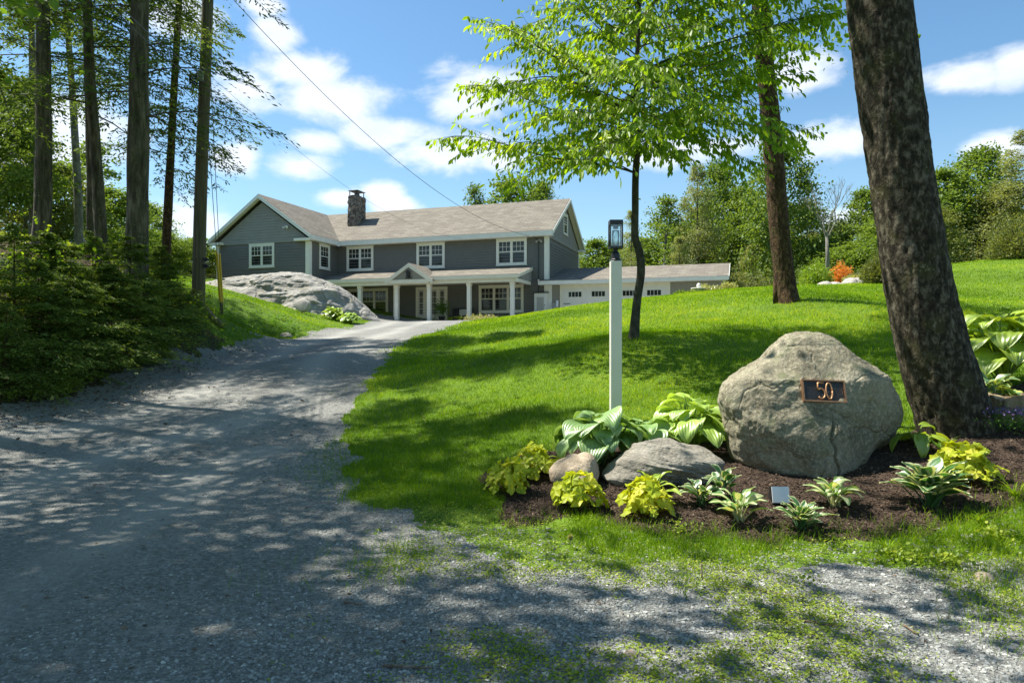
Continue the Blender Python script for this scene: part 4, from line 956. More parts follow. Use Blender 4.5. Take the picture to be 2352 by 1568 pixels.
# ---- saplings under the wood
SG = 'young hemlocks under the wood'
def sapling_arrays(seed, H, Rw, n, leaf, K1=16, K2=10):
    rgl = np.random.default_rng(seed); zs = H*(.03+.95*rgl.random(n)**1.25); L = Rw*(1.05-zs/H)*rgl.uniform(.55, 1.15, n)+.06
    return hemlock_crown(seed, zs, L, leaf, None, K1, K2, (.15, .40), (.05, .45), wid=.34)
sap = []
for k in range(4):
    a, br = sapling_arrays(40+k, 2.6, 1.5, 96, .066); 
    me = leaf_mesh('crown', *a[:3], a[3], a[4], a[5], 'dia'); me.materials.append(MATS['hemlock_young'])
    br.tube([(0,0,-.1),(.02,0,1.2),(0,.02,2.6)], [.028,.018,.004], 6); sap.append((me, br))
SL = ['young hemlock at the far left edge of the bank','bushy young hemlock below the dark flared trunk','largest young hemlock with thin pale stem in the middle of the thicket','young hemlock in front of the thickest trunk',
      'low young hemlock spreading towards the drive','young hemlock at the right end of the thicket near the pole','small young hemlock at the foot of the utility pole','young hemlock behind the thicket below the leaning dark trunk',
      'low hemlock bush at the lower left corner of the wood','young hemlock under the reddish trunk','feathery hemlock filling the middle back of the thicket','small low hemlock hugging the drive edge','young hemlock above the drive edge left of the pale stem','wide young hemlock between thick trunk and drive','little hemlock seedling at the right tip of the thicket']
SP = [(30,800,11.8,1.1),(95,700,13.5,1.15),(165,820,12.9,1.15),(300,770,15.8,1.15),(250,815,14.4,.85),(385,770,17.7,.95),(440,765,19,.6),(215,700,15.5,.95),
      (15,850,10.8,.7),(370,720,19,.9),(150,740,13.8,1.1),(330,805,16.2,.7),(90,815,12.0,1.0),(260,740,14.2,1.15),(415,780,18.2,.45)]
for i, (x, y, Y, s) in enumerate(SP):
    X = (x-1176)/1568*Y; g = hz(X, Y); e = empty('young_hemlock', (X, Y, g-.03), SL[i], 'young hemlock', SG, rz=i*1.3); e.scale = (s*(1+.12*math.sin(i*2.1)), s, s*(.78+.11*math.cos(i*1.7)))
    me, br = sap[i % 4]; link('crown', me, None, e)
    if not isinstance(br, bpy.types.Mesh):
        o = br.build('stem', MATS['bark_red'], e); sap[i % 4] = (me, o.data)
    else: link('stem', br, None, e)
# ---- young broadleaf saplings in the near wood
for i, (x, y, Y, w_, h_, n, lf, lb) in enumerate([(5,640,12.5,.9,1.0,300,.11,'young maple with large bright leaves at the left edge'),(120,590,14.5,.8,.9,240,.10,'bright young maple under the dark flared trunk'),(445,745,19.,.8,.9,420,.09,'leafy sapling at the foot of the utility pole'),
        (250,640,16.5,.8,1.0,240,.09,'bright leafed sapling between the leaning and the thickest trunk'),(345,650,18.5,.7,1.0,240,.09,'bright sapling beside the thickest trunk')]):
    X = (x-1176)/1568*Y; g = hz(X, Y); zc = max(CZ-(y-784)/1568*Y-g, .4); rgl = np.random.default_rng(900+i); k = 7; c = rgl.normal(size=(n//k, 3))*np.array([w_*.5, w_*.5, h_*.36])+np.array([0, 0, zc]); c[:, 2] = np.maximum(c[:, 2], .1)
    P = np.repeat(c, k, 0)+rgl.normal(size=(n//k*k, 3))*.12; m = len(P); U = rgl.normal(size=(m, 3)); U[:, 2] -= .6; L = lf*rgl.uniform(.6, 1.2, m)
    e = empty('young_maple', (X, Y, g), lb, 'sapling'); leafcloud_object('crown', (P, U, rgl.normal(size=(m, 3))*.6+np.array([0, 0, 1.]), L, L*.8, np.clip(.55+.3*rgl.normal(size=m), 0, 1)), 'beech_leaf', e, 'leaf')
    b = MB()
    for q in c[::9]: b.tube([(0, 0, -.05), (q[0]*.4, q[1]*.4, q[2]*.6), tuple(q)], [.018, .010, .003], 5, False)
    b.build('stem', MATS['bark_hemlock'], e)
# ---- broadleaf trees and shrubs around the garden (shared meshes)
def tmpl_tree(seed, Rw, ncl, per, leaf, mat, z0=2.2, spread=.6, shape=.75, H=12., lim=22):
    a, C = broad_crown(seed, H, Rw, z0, ncl, per, leaf, spread, shape)
    me = leaf_mesh('crown', *a[:3], a[3], a[4], a[5], 'leaf'); me.materials.append(MATS[mat])
    P = [Vector((.12*math.sin(seed+q), .12*math.cos(seed+q*1.3), H*.93*q/5)) for q in range(6)]; P[0].z = -.3
    b = limb_skeleton(C, P, seed, .2, lim, z0*.7); b.tube(P, [.17,.14,.12,.09,.06,.02], 8)
    mt = bpy.data.meshes.new('trunk'); mt.from_pydata(np.concatenate(b.V).tolist(), [], b.T+b.Q+b.N); mt.update(); mt.materials.append(MATS['bark_grey'])
    return me, mt
def tmpl_ever(seed, Rw, n, mat, H=12., leaf=.15):
    r_ = np.random.default_rng(seed); z = H*(.03+.96*r_.random(n)**1.15); q = 1.03-z/H; a = r_.uniform(0, 2*np.pi, n)
    rr = Rw*q**.75*r_.uniform(.15, 1., n)**.6*(1+.22*np.sin(a*3+z*.9)+.16*np.sin(z*2.3+seed)); C = np.stack([rr*np.cos(a), rr*np.sin(a), z-rr*.18], 1)
    k = r_.integers(0, n, n*75); s_ = (.16+.26*q)[k]; P = C[k]+r_.normal(size=(len(k), 3))*s_[:, None]*np.array([1, 1, .55]); U = unit(P*np.array([1, 1, 0]))+r_.normal(size=P.shape)*.6; U[:, 2] -= .3
    L = leaf*r_.uniform(.6, 1.3, len(P)); sh = r_.random(n)[k]
    me = leaf_mesh('crown', P, U, r_.normal(size=P.shape)*.6+np.array([0, 0, 1.]), L, L*.5, np.clip(.1+.5*sh+.15*r_.normal(size=len(P)), 0, 1), 'dia'); me.materials.append(MATS[mat])
    b = MB(); b.tube([(0,0,-.3),(0,0,H*.97)], [.18,.02], 8)
    for i in range(0, n, 9): c = C[i]; b.tube([(0,0,c[2]+.1), (c[0]*.5,c[1]*.5,c[2]+.08), tuple(c)], [.04,.025,.01], 4, False)
    mt = bpy.data.meshes.new('trunk'); mt.from_pydata(np.concatenate(b.V).tolist(), [], b.T+b.Q+b.N); mt.update(); mt.materials.append(MATS['bark_hemlock'])
    return me, mt
TT = [tmpl_tree(201, 3.4, 170, 110, .21, 'maple_leaf_far', 1.6), tmpl_tree(202, 3.0, 130, 105, .21, 'maple_leaf_far', 2.6, .5), tmpl_tree(203, 3.6, 150, 110, .20, 'olive_leaf_far', 1.2), tmpl_tree(204, 2.6, 75, 60, .19, 'maple_leaf_far', 3.2, .42, .6)]
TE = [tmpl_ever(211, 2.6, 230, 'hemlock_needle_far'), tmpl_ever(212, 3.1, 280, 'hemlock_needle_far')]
def plant_tree(kind, v, x, ytop, Y, wpx, label, cat='tree', group=None, rz=None, sink=0.):
    X = (x-1176)/1568*Y; g = hz(X, Y)-sink; ztop = CZ-(ytop-784)/1568*Y; H = max(1.5, ztop-g); Rw = wpx/1568*Y/2*(1.35 if group == BG else 1.)
    me, mt = (TT if kind == 'b' else TE)[v]; nm = {'b': 'broadleaf_tree', 'e': 'evergreen_tree'}[kind]
    rw0 = {'b': (3.9, 3.4, 4.1, 3.0), 'e': (2.7, 3.2)}[kind][v]
    e = empty(nm, (X, Y, g), label, cat, group, rz=rg.uniform(0, 6.28)); e.scale = (Rw/rw0, Rw/rw0, H/12.2)
    link('crown', me, None, e); link('trunk', mt, None, e); return e
BG = 'trees of the far wood behind the garage and lawn'
rows = [('b',1,1372,548,62,110,'low round maple just right of the main gable'),('e',0,1450,478,60,75,'narrow soft evergreen just behind the young beech trunk, right of the lantern'),
 ('b',3,1530,452,66,120,'airy yellow green maple right of the slender beech trunk'),('e',1,1602,372,64,120,'tall dark evergreen in front of the maples right of centre'),
 ('b',0,1652,378,70,120,'bright maple crown touching the tall dark evergreen'),('b',1,1712,425,66,110,'maple between the tall evergreen and the second trunk'),
 ('b',0,1792,325,58,135,'tallest maple behind the second trunk'),('b',2,1852,462,64,110,'olive green tree right of the second trunk'),
 ('b',1,1475,545,72,120,'pale tree low behind the slender beech trunk'),('e',0,1560,540,58,80,'shorter evergreen below the airy maple'),
 ('b',2,1925,512,72,120,'low olive crown behind the bare dead tree'),('b',1,1990,432,56,110,'maple left of the leaning thick trunk'),
 ('b',0,2075,470,60,150,'broad crown hidden behind the leaning thick trunk'),('b',1,2172,385,48,135,'tall loose maple right of the leaning trunk'),
 ('b',0,2250,345,50,150,'large maple at the right with a pointed crown'),('b',2,2300,420,46,120,'olive tree at the right in front of the large maple'),
 ('e',1,2358,292,44,170,'tall evergreen at the right edge'),('b',2,2140,470,44,110,'lower olive tree beside the leaning trunk'),
 ('b',0,1310,590,74,120,'treetop showing over the garage by the gable'),('b',2,1420,560,76,120,'grey green crown low over the garage roof'),
 ('b',1,1690,520,74,130,'dense low crown over the end of the garage'),('b',0,1770,520,74,130,'shaded low crown behind the second trunk'),
 ('b',3,1830,540,76,120,'thin low tree behind the lime shrub'),('e',0,1650,540,70,110,'dark evergreen low over the outer garage end'),
 ('e',1,1730,560,60,110,'dark low evergreen behind the end of the garage roof'),
 ('b',0,1545,520,78,150,'wide pale crown low behind the airy maple'),('b',1,1620,470,76,140,'soft green crown behind the tall evergreen'),('b',0,1885,545,60,140,'dense green tree behind the orange shrub'),
 ('b',1,1960,560,52,140,'dense green tree behind the iris clump'),('b',0,2035,500,50,150,'green crown left behind the leaning trunk'),('b',0,2205,470,52,160,'dense low maple at the right edge of the lawn'),
 ('b',1,2280,480,55,160,'dense low maple behind the drooping olive shrub'),('b',2,1350,600,66,110,'low bush like tree touching the main gable')]
for (k, v, x, yt, Y, wp, lb) in rows: plant_tree(k, v, x, yt, Y, wp, lb, group=BG)
plant_tree('b', 3, 1170, 408, 70, 170, 'tree rising behind the ridge of the main roof', group=BG)
plant_tree('b', 0, 1240, 420, 72, 90, 'round treetop above the right end of the main roof', group=BG)
plant_tree('b', 3, 1090, 425, 74, 80, 'thin twiggy treetop above the middle of the roof', group=BG)
LG = 'broadleaf trees behind the left wood'
for (k, v, x, yt, Y, wp, lb) in [('b',0,375,535,44,150,'sunlit bush like tree between the reddish trunk and the pole'),('b',1,455,545,50,130,'sunlit tree behind the utility pole, left of the house'),('b',0,300,520,40,150,'bright green tree behind the thickest trunk'),
      ('b',1,255,430,34,170,'yellow green young tree seen between the dark trunks'),('b',0,150,380,30,190,'bright leafy tree behind the left dark trunk'),('b',2,60,300,28,220,'leafy tree filling the gap at the left edge'),
      ('b',1,-10,150,24,260,'tall leafy tree at the upper left edge'),('b',3,215,330,38,200,'thin leafed tree behind the left leaning dark trunk'),('b',2,490,575,56,90,'low tree touching the left corner of the house'),('b',0,420,565,60,150,'far green crown low beyond the pole'),
      ('b',0,340,470,48,150,'far loose crown right of the thickest trunk')]:
    plant_tree(k, v, x, yt, Y, wp, lb, group=LG)
# far woods that close the horizon round the whole garden
def far_wood():
    n = 2600; a = rg.uniform(0, 2*np.pi, n); r = rg.uniform(95, 150, n); x = np.sin(a)*r; y = 15+np.cos(a)*r
    hh = rg.uniform(2, 10, n)*(.7+.3*np.sin(a*7)); P = np.repeat(P3(x, y, 2.5+hh*rg.random(n)), 26, 0); P = P+rg.normal(size=P.shape)*np.array([2., 2., 1.5]); m = len(P)
    me = leaf_mesh('far_wood', P, rg.normal(size=P.shape), rg.normal(size=P.shape), rg.uniform(.5, 1.1, m), rg.uniform(.4, .9, m), np.clip(.45+.25*rg.normal(size=m), 0, 1), 'leaf')
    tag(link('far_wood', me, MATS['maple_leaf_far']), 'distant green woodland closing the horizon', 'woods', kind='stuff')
far_wood()
# ---- shrubs
def shrub(x, ybase, ytop, Y, wpx, mat, label, cat, leaf=.06, n=2600, seed=0, name='round_shrub', sq=1.):
    base = D(x, ybase, Y); g = hz(base.x, Y); base.z = g; H = max(.2, CZ-(ytop-784)/1568*Y-g); Rw = wpx/1568*Y/2; rgl = np.random.default_rng(seed)
    n = int(n*1.5); Rw *= 1.15; d = unit(rgl.normal(size=(n, 3))); d[:, 2] = np.abs(d[:, 2]); d[:, :2] *= (1+.25*d[:, 2:3]); rr = rgl.random(n)**.35*(1+.14*np.sin(d[:, 0]*7+seed)+.10*np.sin(d[:, 1]*9+d[:, 2]*6))
    P = d*rr[:, None]*np.array([Rw, Rw*sq, H]); P[:, 2] = np.maximum(P[:, 2], .02); U = unit(P)+rgl.normal(size=P.shape)*.7; L = leaf*rgl.uniform(.6, 1.3, n)
    e = empty(name, base, label, cat)
    leafcloud_object('foliage', (P, U, rgl.normal(size=P.shape), L, L*.55, np.clip(.45+.25*rgl.normal(size=n), 0, 1)), mat, e, 'leaf')
    b = MB()
    for k in range(7): a = k*.9; b.tube([(0,0,-.05), (Rw*.3*math.cos(a), Rw*.3*math.sin(a), H*.4), (Rw*.6*math.cos(a), Rw*.6*math.sin(a), H*.8)], [.03*H, .02*H, .005], 5)
    b.build('stems', MATS['bark_hemlock'], e); return e
shrub(1876,645,605,31,54,'lime_leaf','round lime green shrub at the back of the lawn','shrub',.09,2600,1)
shrub(1930,640,606,32,42,'orange_leaf','bright orange shrub beside the lime green one','shrub',.08,2200,2,'orange_shrub')
shrub(2025,660,585,28,70,'olive_leaf_far','dark olive shrub tucked behind the leaning trunk','shrub',.10,3600,3,'olive_shrub')
shrub(2345,612,500,34,120,'olive_leaf_far','large drooping olive evergreen shrub at the right end of the lawn','shrub',.13,5200,4,'olive_shrub')
shrub(1720,660,625,45,110,'olive_leaf_far','shaded shrub row end behind the outer corner of the garage','shrub',.12,3000,5,'dark_shrub')
shrub(1820,655,620,44,90,'maple_leaf_far','shaded green shrub behind the foot of the second trunk','shrub',.12,2600,6,'dark_shrub')
shrub(1975,652,634,31,46,'pale_leaf','clump of pale iris like leaves near the ledge rock','plant',.22,500,7,'iris_clump')
shrub(2120,625,585,36,60,'maple_leaf_far','green shrub right of the leaning trunk at the lawn edge','shrub',.10,2400,8,'green_shrub')
shrub(1620,682,655,30.5,46,'pale_leaf','pale feathery shrub near the outer garage corner','shrub',.10,1200,9,'feathery_shrub')
shrub(1672,668,650,30,34,'pale_leaf','pale yellow feathery plant at the outer garage corner','shrub',.10,900,10,'feathery_shrub')
shrub(1580,676,668,29.5,60,'maple_leaf_far','low green plants beside the small white statue','plant',.08,1200,11,'low_plant')
# bare dead tree
def dead_tree():
    b0 = D(1899,650,42); g = hz(b0.x, 42); b0.z = g; e = tree_empty('dead_tree', b0, 'bare grey dead tree behind the orange shrub', 'dead tree')
    b = MB(); b.tube([(0,0,-.2),(.05,0,2.3),(.0,0,3.4)], [.16,.12,.09], 8); b.build('trunk', MATS['bark_grey'], e, True)
    b = MB(); r_ = random.Random(4)
    def br(p, d, L, r, k):
        q = p+d*L; m = p.lerp(q, .5)+Vector((r_.uniform(-.1,.1), r_.uniform(-.1,.1), .06)); b.tube([p, m, q], [r, r*.75, r*.5], 5, False)
        if k:
            for _ in range(3): br(q, (d+Vector((r_.uniform(-.55,.55), r_.uniform(-.55,.55), r_.uniform(-.1,.45)))).normalized(), L*r_.uniform(.6,.85), r*.5, k-1)
    for a in range(4): br(Vector((0,0,3.1+.1*a)), Vector((math.cos(a*1.6)*.45, math.sin(a*1.6)*.4, 1)).normalized(), 1.3, .06, 3)
    b.build('branches', MATS['bark_grey'], e)
dead_tree()
# ---- young beech in the middle
def beech():
    Y = 13.; base = D(1455,775,Y); g = hz(base.x, Y); base.z = g-.08
    tp = [base]+[D(x,y,Y) for x,y in [(1459,735),(1463,690),(1472,630),(1470,585),(1459,545),(1459,480),(1460,400),(1465,320),(1462,230),(1462,150),(1466,80),(1468,-80),(1471,-280),(1474,-460)]]
    w_ = [13,10.5,9.3,9.3,8.8,8.3,8,7.6,6.6,5.8,5.2,4.6,3.8,3,1.5]
    e = tree_empty('young_beech', base, 'young slender beech with bright green leaves on the lawn behind the lamp post', 'tree')
    bark_tube('trunk', loc(tp, base), [q/1568*Y*1.02 for q in w_], 'bark_beech', e, 18, .05, 7, (.25, .25, 4), 3, 5)
    b = MB(); r_ = np.random.default_rng(5); LP = []; LU = []; LR = []; LN = []
    def bez(p0, p1, sag, n=16):
        t = np.linspace(0, 1, n)[:, None]; p0 = np.array(p0); p1 = np.array(p1); m = (p0+p1)/2+np.array([0, 0, sag]); return (1-t)**2*p0+2*t*(1-t)*m+t*t*p1
    def twig(p0, d, L, nl, lt):
        p1 = p0+d*L+np.array([0, 0, -.10*L]); P = bez(p0, p1, .05*L, 8); b.tube(P, np.linspace(.0045, .0015, 8), 3, False)
        t = np.linspace(.12, 1, nl); idx = t*7; i = np.minimum(idx.astype(int), 6); f = (idx-i)[:, None]; Q = P[i]*(1-f)+P[i+1]*f
        s = np.where(np.arange(nl) % 2 == 0, 1., -1.)[:, None]; sd_ = np.array([-d[1], d[0], 0])
        U = d*.5+s*sd_*.55+r_.normal(size=(nl, 3))*.38; U[:, 2] -= 1.0
        LP.append(Q); LU.append(U); N = np.tile([0, 0, 1.], (nl, 1))+r_.normal(size=(nl, 3))*.5+d*.5; LN.append(N); LR.append(np.clip(lt+.18*r_.normal(size=nl), 0, 1))
    def branch(p0, tip, sag, r0, dens=1., lt=.5):
        wgl = r_.normal(size=2)*.10*np.linalg.norm(np.array(tip)-p0); P = bez(p0, tip, sag, 22); q_ = np.sin(np.linspace(0, np.pi*1.6, 22))*np.linspace(0, 1, 22); P = P+q_[:, None]*np.array([0, wgl[0], wgl[1]*.8]); b.tube(P, np.linspace(r0, .003, 22), 6, False); L = np.linalg.norm(P[-1]-P[0])
        nt = int(L*14*dens)+5
        for k in range(nt):
            t = .16+.84*(k+.5)/nt; j = min(int(t*21), 20); p = P[j]; d = P[j+1]-P[j]; d = d/np.linalg.norm(d); s = 1 if k % 2 else -1
            sd_ = np.array([-d[1], d[0], 0]); dd = d*.75+s*sd_*r_.uniform(.25, 1.)+np.array([0, 0, r_.uniform(-.55, .42)]); dd /= np.linalg.norm(dd)
            twig(p, dd, (.34+.62*math.sin(math.pi*min(1, t*.95)))*r_.uniform(.45, 1.35)*min(1., L/2.2), r_.integers(8, 16), lt+.14*r_.normal())
        twig(P[-1], (P[-1]-P[-2])/np.linalg.norm(P[-1]-P[-2]), .3, 9, lt)
    o = np.array(base)
    def tz(y): 
        ys = [p[1] for p in [(1455,775),(1459,735),(1463,690),(1472,630),(1470,585),(1459,545),(1459,480),(1460,400),(1465,320),(1462,230),(1462,150),(1466,80),(1468,-80),(1471,-280),(1474,-460)]]
        zs = CZ-(y-784)/1568*Y; return np.array(at_z([Vector(p) for p in tp], zs))
    # (attach y, tip x, tip y, depth offset of the tip, sag)
    BR = [(398,1020,352,-.8,.25),(398,1185,395,.5,.45),(330,1165,405,-1.2,.3),(300,1085,235,-.5,.2),(270,1105,160,.8,.2),(230,1120,75,-.8,.1),(330,1260,330,1.8,.2),
          (290,1240,270,-1.8,.25),(250,1200,190,1.6,.2),(200,1180,110,0,.15),(340,1350,370,-2.4,.25),(310,1400,330,2.6,.2),(360,1560,355,-1.6,.3),(330,1650,345,.8,.35),
          (320,1740,325,-.4,.35),(300,1850,245,.6,.35),(280,1800,330,-1.1,.3),(260,1860,170,-.6,.25),(220,1740,180,1.5,.2),(200,1900,60,.2,.25),(170,1940,45,-.5,.25),(240,1620,240,-2.2,.25),
          (280,1580,290,2.2,.2),(180,1640,130,1.8,.15),(140,1260,70,1.4,.1),(130,1300,30,-1.6,.1),(120,1600,40,-1.8,.1),(110,1720,70,.6,.15),(100,1180,10,.4,.1),(90,1400,-60,1.4,.1),(90,1340,-60,-1.,.1),
          (90,1560,-70,1,.1),(90,1660,-30,-1,.1),(85,1820,-10,.4,.2),(160,1330,150,2.4,.15),(150,1420,190,-2.6,.15),(200,1530,170,2.6,.15),(240,1390,260,2.9,.2),(230,1500,280,-2.9,.2),(350,1480,330,-2.6,.2),
          (84,1500,-160,.4,.1),(84,1440,-170,-.5,.1),(84,1250,-90,.5,.1),(84,1750,-100,-.2,.1),(60,1480,60,-2.2,.1),(60,1420,80,2.3,.1),(310,1330,300,-1.1,.2),(290,1700,270,-1.6,.3),(270,1300,200,.6,.1),(210,1820,120,-1.,.25)]
    BR += [(-20-30*q, 1470+int(420*math.cos(q*2.4)*(1-q/24)), -60-38*q, 3.1*math.sin(q*2.4)*(1-q/24)+2.0, .15) for q in range(18)]  # unseen upper boughs, added and set back to shade the lawn
    for (ya, tx, ty, dy, sag) in BR:
        p0 = tz(ya); tip = np.array(D(tx, ty, Y+dy)); L = np.linalg.norm(tip-p0)
        branch(p0, tip, sag+.06*L, .005+.0042*L, .74 if tx < 1560 else .70, .58 if tx < 1450 else .40)  # leaves left of the trunk coloured lighter to stand for sunlight there
    for pts in b.V: pts -= o
    b.build('branches', MATS['bark_beech'], e, True)
    P = np.concatenate(LP)-o; U = np.concatenate(LU); N = np.concatenate(LN); Rn = np.concatenate(LR); L = .135*r_.uniform(.55, 1.25, len(P))
    link('crown', leaf_mesh('crown', P, U, N, L, L*.52, Rn, 'leaf'), MATS['beech_leaf'], e)
beech()
# ---- two big maples on the right
def big_maple(dpts, wpx, Y, H, label, seed, Rw, z0, ncl, per, flare, mat='bark_maple', sides=72, lm='maple_leaf'):
    base = D(*dpts[0], Y); g = hz(base.x, Y); base.z = g-.1; P = [base]+[D(x, y, Y) for x, y in dpts[1:]]
    rad = [q/1568*Y/2 for q in wpx]; d = (P[-1]-P[-2]).normalized(); top = P[-1]
    while top.z < g+H: top = top+d*2.; d = (d+Vector((0, 0, .25))).normalized(); P.append(top.copy()); rad.append(rad[-1]*.82)
    e = tree_empty('maple_tree', base, label, 'tree')
    bark_tube('trunk', loc(P, base), rad, mat, e, sides, .032, 22, flare, seed, 26)
    Q = [p-base for p in P]
    crown_broad(Rw, z0, ncl, per, .14, lm, .5, .7)(e, None, Q, H, seed); return e
big_maple([(1810,694),(1803,640),(1791,536),(1772,296),(1757,150),(1745,0)], [48,45,44,42,39,36], 18, 19, 'second large maple on the lawn, brown mossy trunk behind the beech leaves', 21, 3.3, 6.8, 150, 60, (.38, .8, 3), 'bark_red', 100, 'beech_leaf')
st = D(1786,690,18.05); e = empty('maple_sprout', (st.x, st.y, hz(st.x, st.y)-.05), 'short mossy stem growing against the foot of the second maple', 'tree stem')
b = MB(); b.tube([(0,0,-.05),(-.01,0,.5),(.0,0,1.6),(.05,0,2.2)], [.12,.10,.07,.02], 10); b.build('stem', MATS['bark_red'], e, True)
big_maple([(2208,996),(2176,913),(2124,727),(2081,479),(2046,230),(2018,0)], [150,154,143,132,134,132], 7.3, 17, 'very thick leaning maple trunk beside the boulder', 22, 6.5, 7.3, 240, 60, (.16, .4, 5), 'bark_maple', 170)
# ================================================================ utility pole, cables, guy wires
pb = D(455,700,20.5); pb.z = hz(pb.x, 20.5)-.1; PT = D(483,-150,20.5)
pole = empty('utility_pole', pb, 'plain weathered wooden utility pole at the edge of the wood', 'utility pole')
bark_tube('post', loc([pb, D(461,450,20.5), D(472,150,20.5), PT], pb), [.19,.18,.165,.15], 'pole_wood', pole, 20, .02, 3, None, 2, 6)
for (x, y) in ((470, 596), (470, 611)):
    q = D(x, y, 20.33)-pb; b = MB(); b.box(q.x-.04, q.y-.04, q.z-.05, q.x+.08, q.y+.04, q.z+.05); b.tube([q+Vector((.07,0,.02)), q+Vector((.13,0,-.03))], .02, 6); b.build('bracket', MATS['black_metal'], pole)
q = D(462, 175, 20.3)-pb; b = MB(); b.box(q.x-.10, q.y-.06, q.z-.12, q.x+.06, q.y+.1, q.z+.12); b.build('splice_box', MATS['grey_box'], pole)
b = MB()
for k in range(26):
    a = k*.9; rr = .10+.06*((k*7) % 5)/5; ql = q+Vector((-.22, 0, .05-.012*k)); b.tube([ql+Vector((rr*math.cos(a+s), rr*math.sin(a+s)*.5, .05*math.sin(s*2))) for s in np.linspace(0, 5, 10)], .009, 4, False)
b.build('cable_coil', MATS['cable_black'], pole)
def cable(name, a, b_, sag, r, label, cat='cable', mat='cable_black', parent=None):
    a, b_ = Vector(a), Vector(b_); pts = [a.lerp(b_, t)-Vector((0, 0, 4*sag*t*(1-t))) for t in np.linspace(0, 1, 40)]
    m = MB(); m.tube([p-a for p in pts], r, 5); o = m.build(name, MATS[mat], parent, True); o.location = a
    if parent is None: tag(o, label, cat)
    return o
hook = hw_(-1.2, -.46, ZE-.02)
pA = D(482,-60,20.5); pB = D(476,168,20.4)
cable('power_line', pA, hook, 1.5, .011, 'thick black power line from the pole down to the right end of the eave')
cable('phone_line', pB, hw_(-5.75, -.46, ZE+.0), 1.1, .005, 'thin telephone line from the pole to the middle of the eave')
cable('power_line', D(150,-120,9), pB, .25, .010, 'lower cable crossing the left wood to the pole')
cable('power_line', D(300,-160,11), D(480,-20,20.5), .2, .009, 'upper cable crossing the thick trunk to the pole')
cable('power_line', D(190,-60,10), D(474,190,20.4), .25, .008, 'thin slack wire below the lower cable in the wood')
b = MB(); h2 = hw_(-1.2, -.46, ZE-.02); h3 = hw_(-.62, -.06, ZE-.3); b.tube([Vector((0,0,0)), (h3-h2)*.4+Vector((0,0,.12)), h3-h2], .02, 5); b.tube([h3-h2, h3-h2+Vector((0,0,-4.2))], .03, 6)
o = b.build('service_conduit', MATS['dark_metal']); o.location = h2; tag(o, 'thin grey electric conduit running down the corner of the front wall', 'conduit')
for (ax, at, lab, yo) in ((512, D(478,60,20.6), 'right guy wire of the pole with yellow plastic guard', 23.5), (509, D(474,250,20.6), 'left guy wire of the pole with yellow plastic guard', 23.)):
    g_ = D(ax, 682, yo); g_.z = hz(g_.x, g_.y)
    e = empty('guy_wire', g_, lab, 'guy wire'); d = at-g_
    b = MB(); b.tube([(0,0,-.1), d], .010, 5); b.build('wire', MATS['dark_metal'], e)
    b = MB(); b.tube([(0,0,-.1), d*.09], .022, 6); b.build('anchor_rod', MATS['black_metal'], e)
    u = d.normalized(); b = MB(); b.tube([u*.62, u*1.4, u*2.3], [.048,.045,.034], 8); b.build('guard', MATS['yellow_plastic'], e)
# ================================================================ rocks
def outline_rock(name, pts, c, Y, depth, mat, label, nu=180, nv=90, flat=.75, amp=.03, fs=2., seed=0, squash=1., yoff=0., extra=None, lean=0., cat='rock', planes=(), soft=26.):
    """pts: silhouette in D px around centre c; solid of real thickness 'depth' (m) at distance Y"""
    pts = np.array(pts, float); k = Y/1568; dx = (pts[:, 0]-c[0])*k; dz = -(pts[:, 1]-c[1])*k
    an = np.arctan2(dz, dx); rr = np.hypot(dx, dz); o = np.argsort(an); an = an[o]; rr = rr[o]
    th = np.linspace(-np.pi, np.pi, nu+1)[:-1]; Rt = np.interp(th, np.concatenate([an-2*np.pi, an, an+2*np.pi]), np.tile(rr, 3))
    kk = 3; Rt = np.convolve(np.tile(Rt, 3), np.ones(kk)/kk, 'same')[nu:2*nu]
    ps = np.linspace(-np.pi/2, np.pi/2, nv)[1:-1]; Tt, Ps = np.meshgrid(th, ps, indexing='ij')
    cr = np.abs(np.cos(Ps))**flat; sy = np.sign(np.sin(Ps))*np.abs(np.sin(Ps))**.9
    X = Rt[:, None]*cr*np.cos(Tt); Z = Rt[:, None]*cr*np.sin(Tt); Yy = sy*depth/2*(1-.25*np.sin(Tt)*(sy < 0))+lean*Z
    V = np.stack([X, Yy, Z], -1)
    V = V.reshape(-1, 3); V = np.concatenate([V, [[0, -depth/2, 0], [0, depth/2, 0]]])
    for (pn, pd, ph) in planes:
        q = np.array(pn, float); q /= np.linalg.norm(q); d_ = V@q-pd; V = V-q*(np.logaddexp(0, d_*soft)/soft*ph)[:, None]
    n = unit(V); dsp = fbm(V*fs, 5, seed)*amp+np.abs(fbm(V*fs*.45+9, 3, seed+5))*amp*1.6-amp*.5
    lv = 1-np.clip(np.abs(V[:, 1])/(depth*.12), 0, 1)*.0
    V = V+n*dsp[:, None]*lv[:, None]
    V = V+n*(fbm(V*fs*6, 4, seed+9)*amp*.20)[:, None]
    if extra: V = extra(V)
    m = nv-2; idx = np.arange(nu*m).reshape(nu, m); nx = np.roll(idx, -1, 0)
    F = np.stack([idx[:, :-1], nx[:, :-1], nx[:, 1:], idx[:, 1:]], -1).reshape(-1, 4)
    T = np.concatenate([np.stack([nx[:, 0], idx[:, 0], np.full(nu, nu*m)], 1), np.stack([idx[:, -1], nx[:, -1], np.full(nu, nu*m+1)], 1)])
    me = np_mesh(name, V, [F, T], None, True); ob = link(name, me, MATS[mat]); ob.location = D(c[0], c[1], Y)+Vector((0, yoff, 0))
    return tag(ob, label, cat)
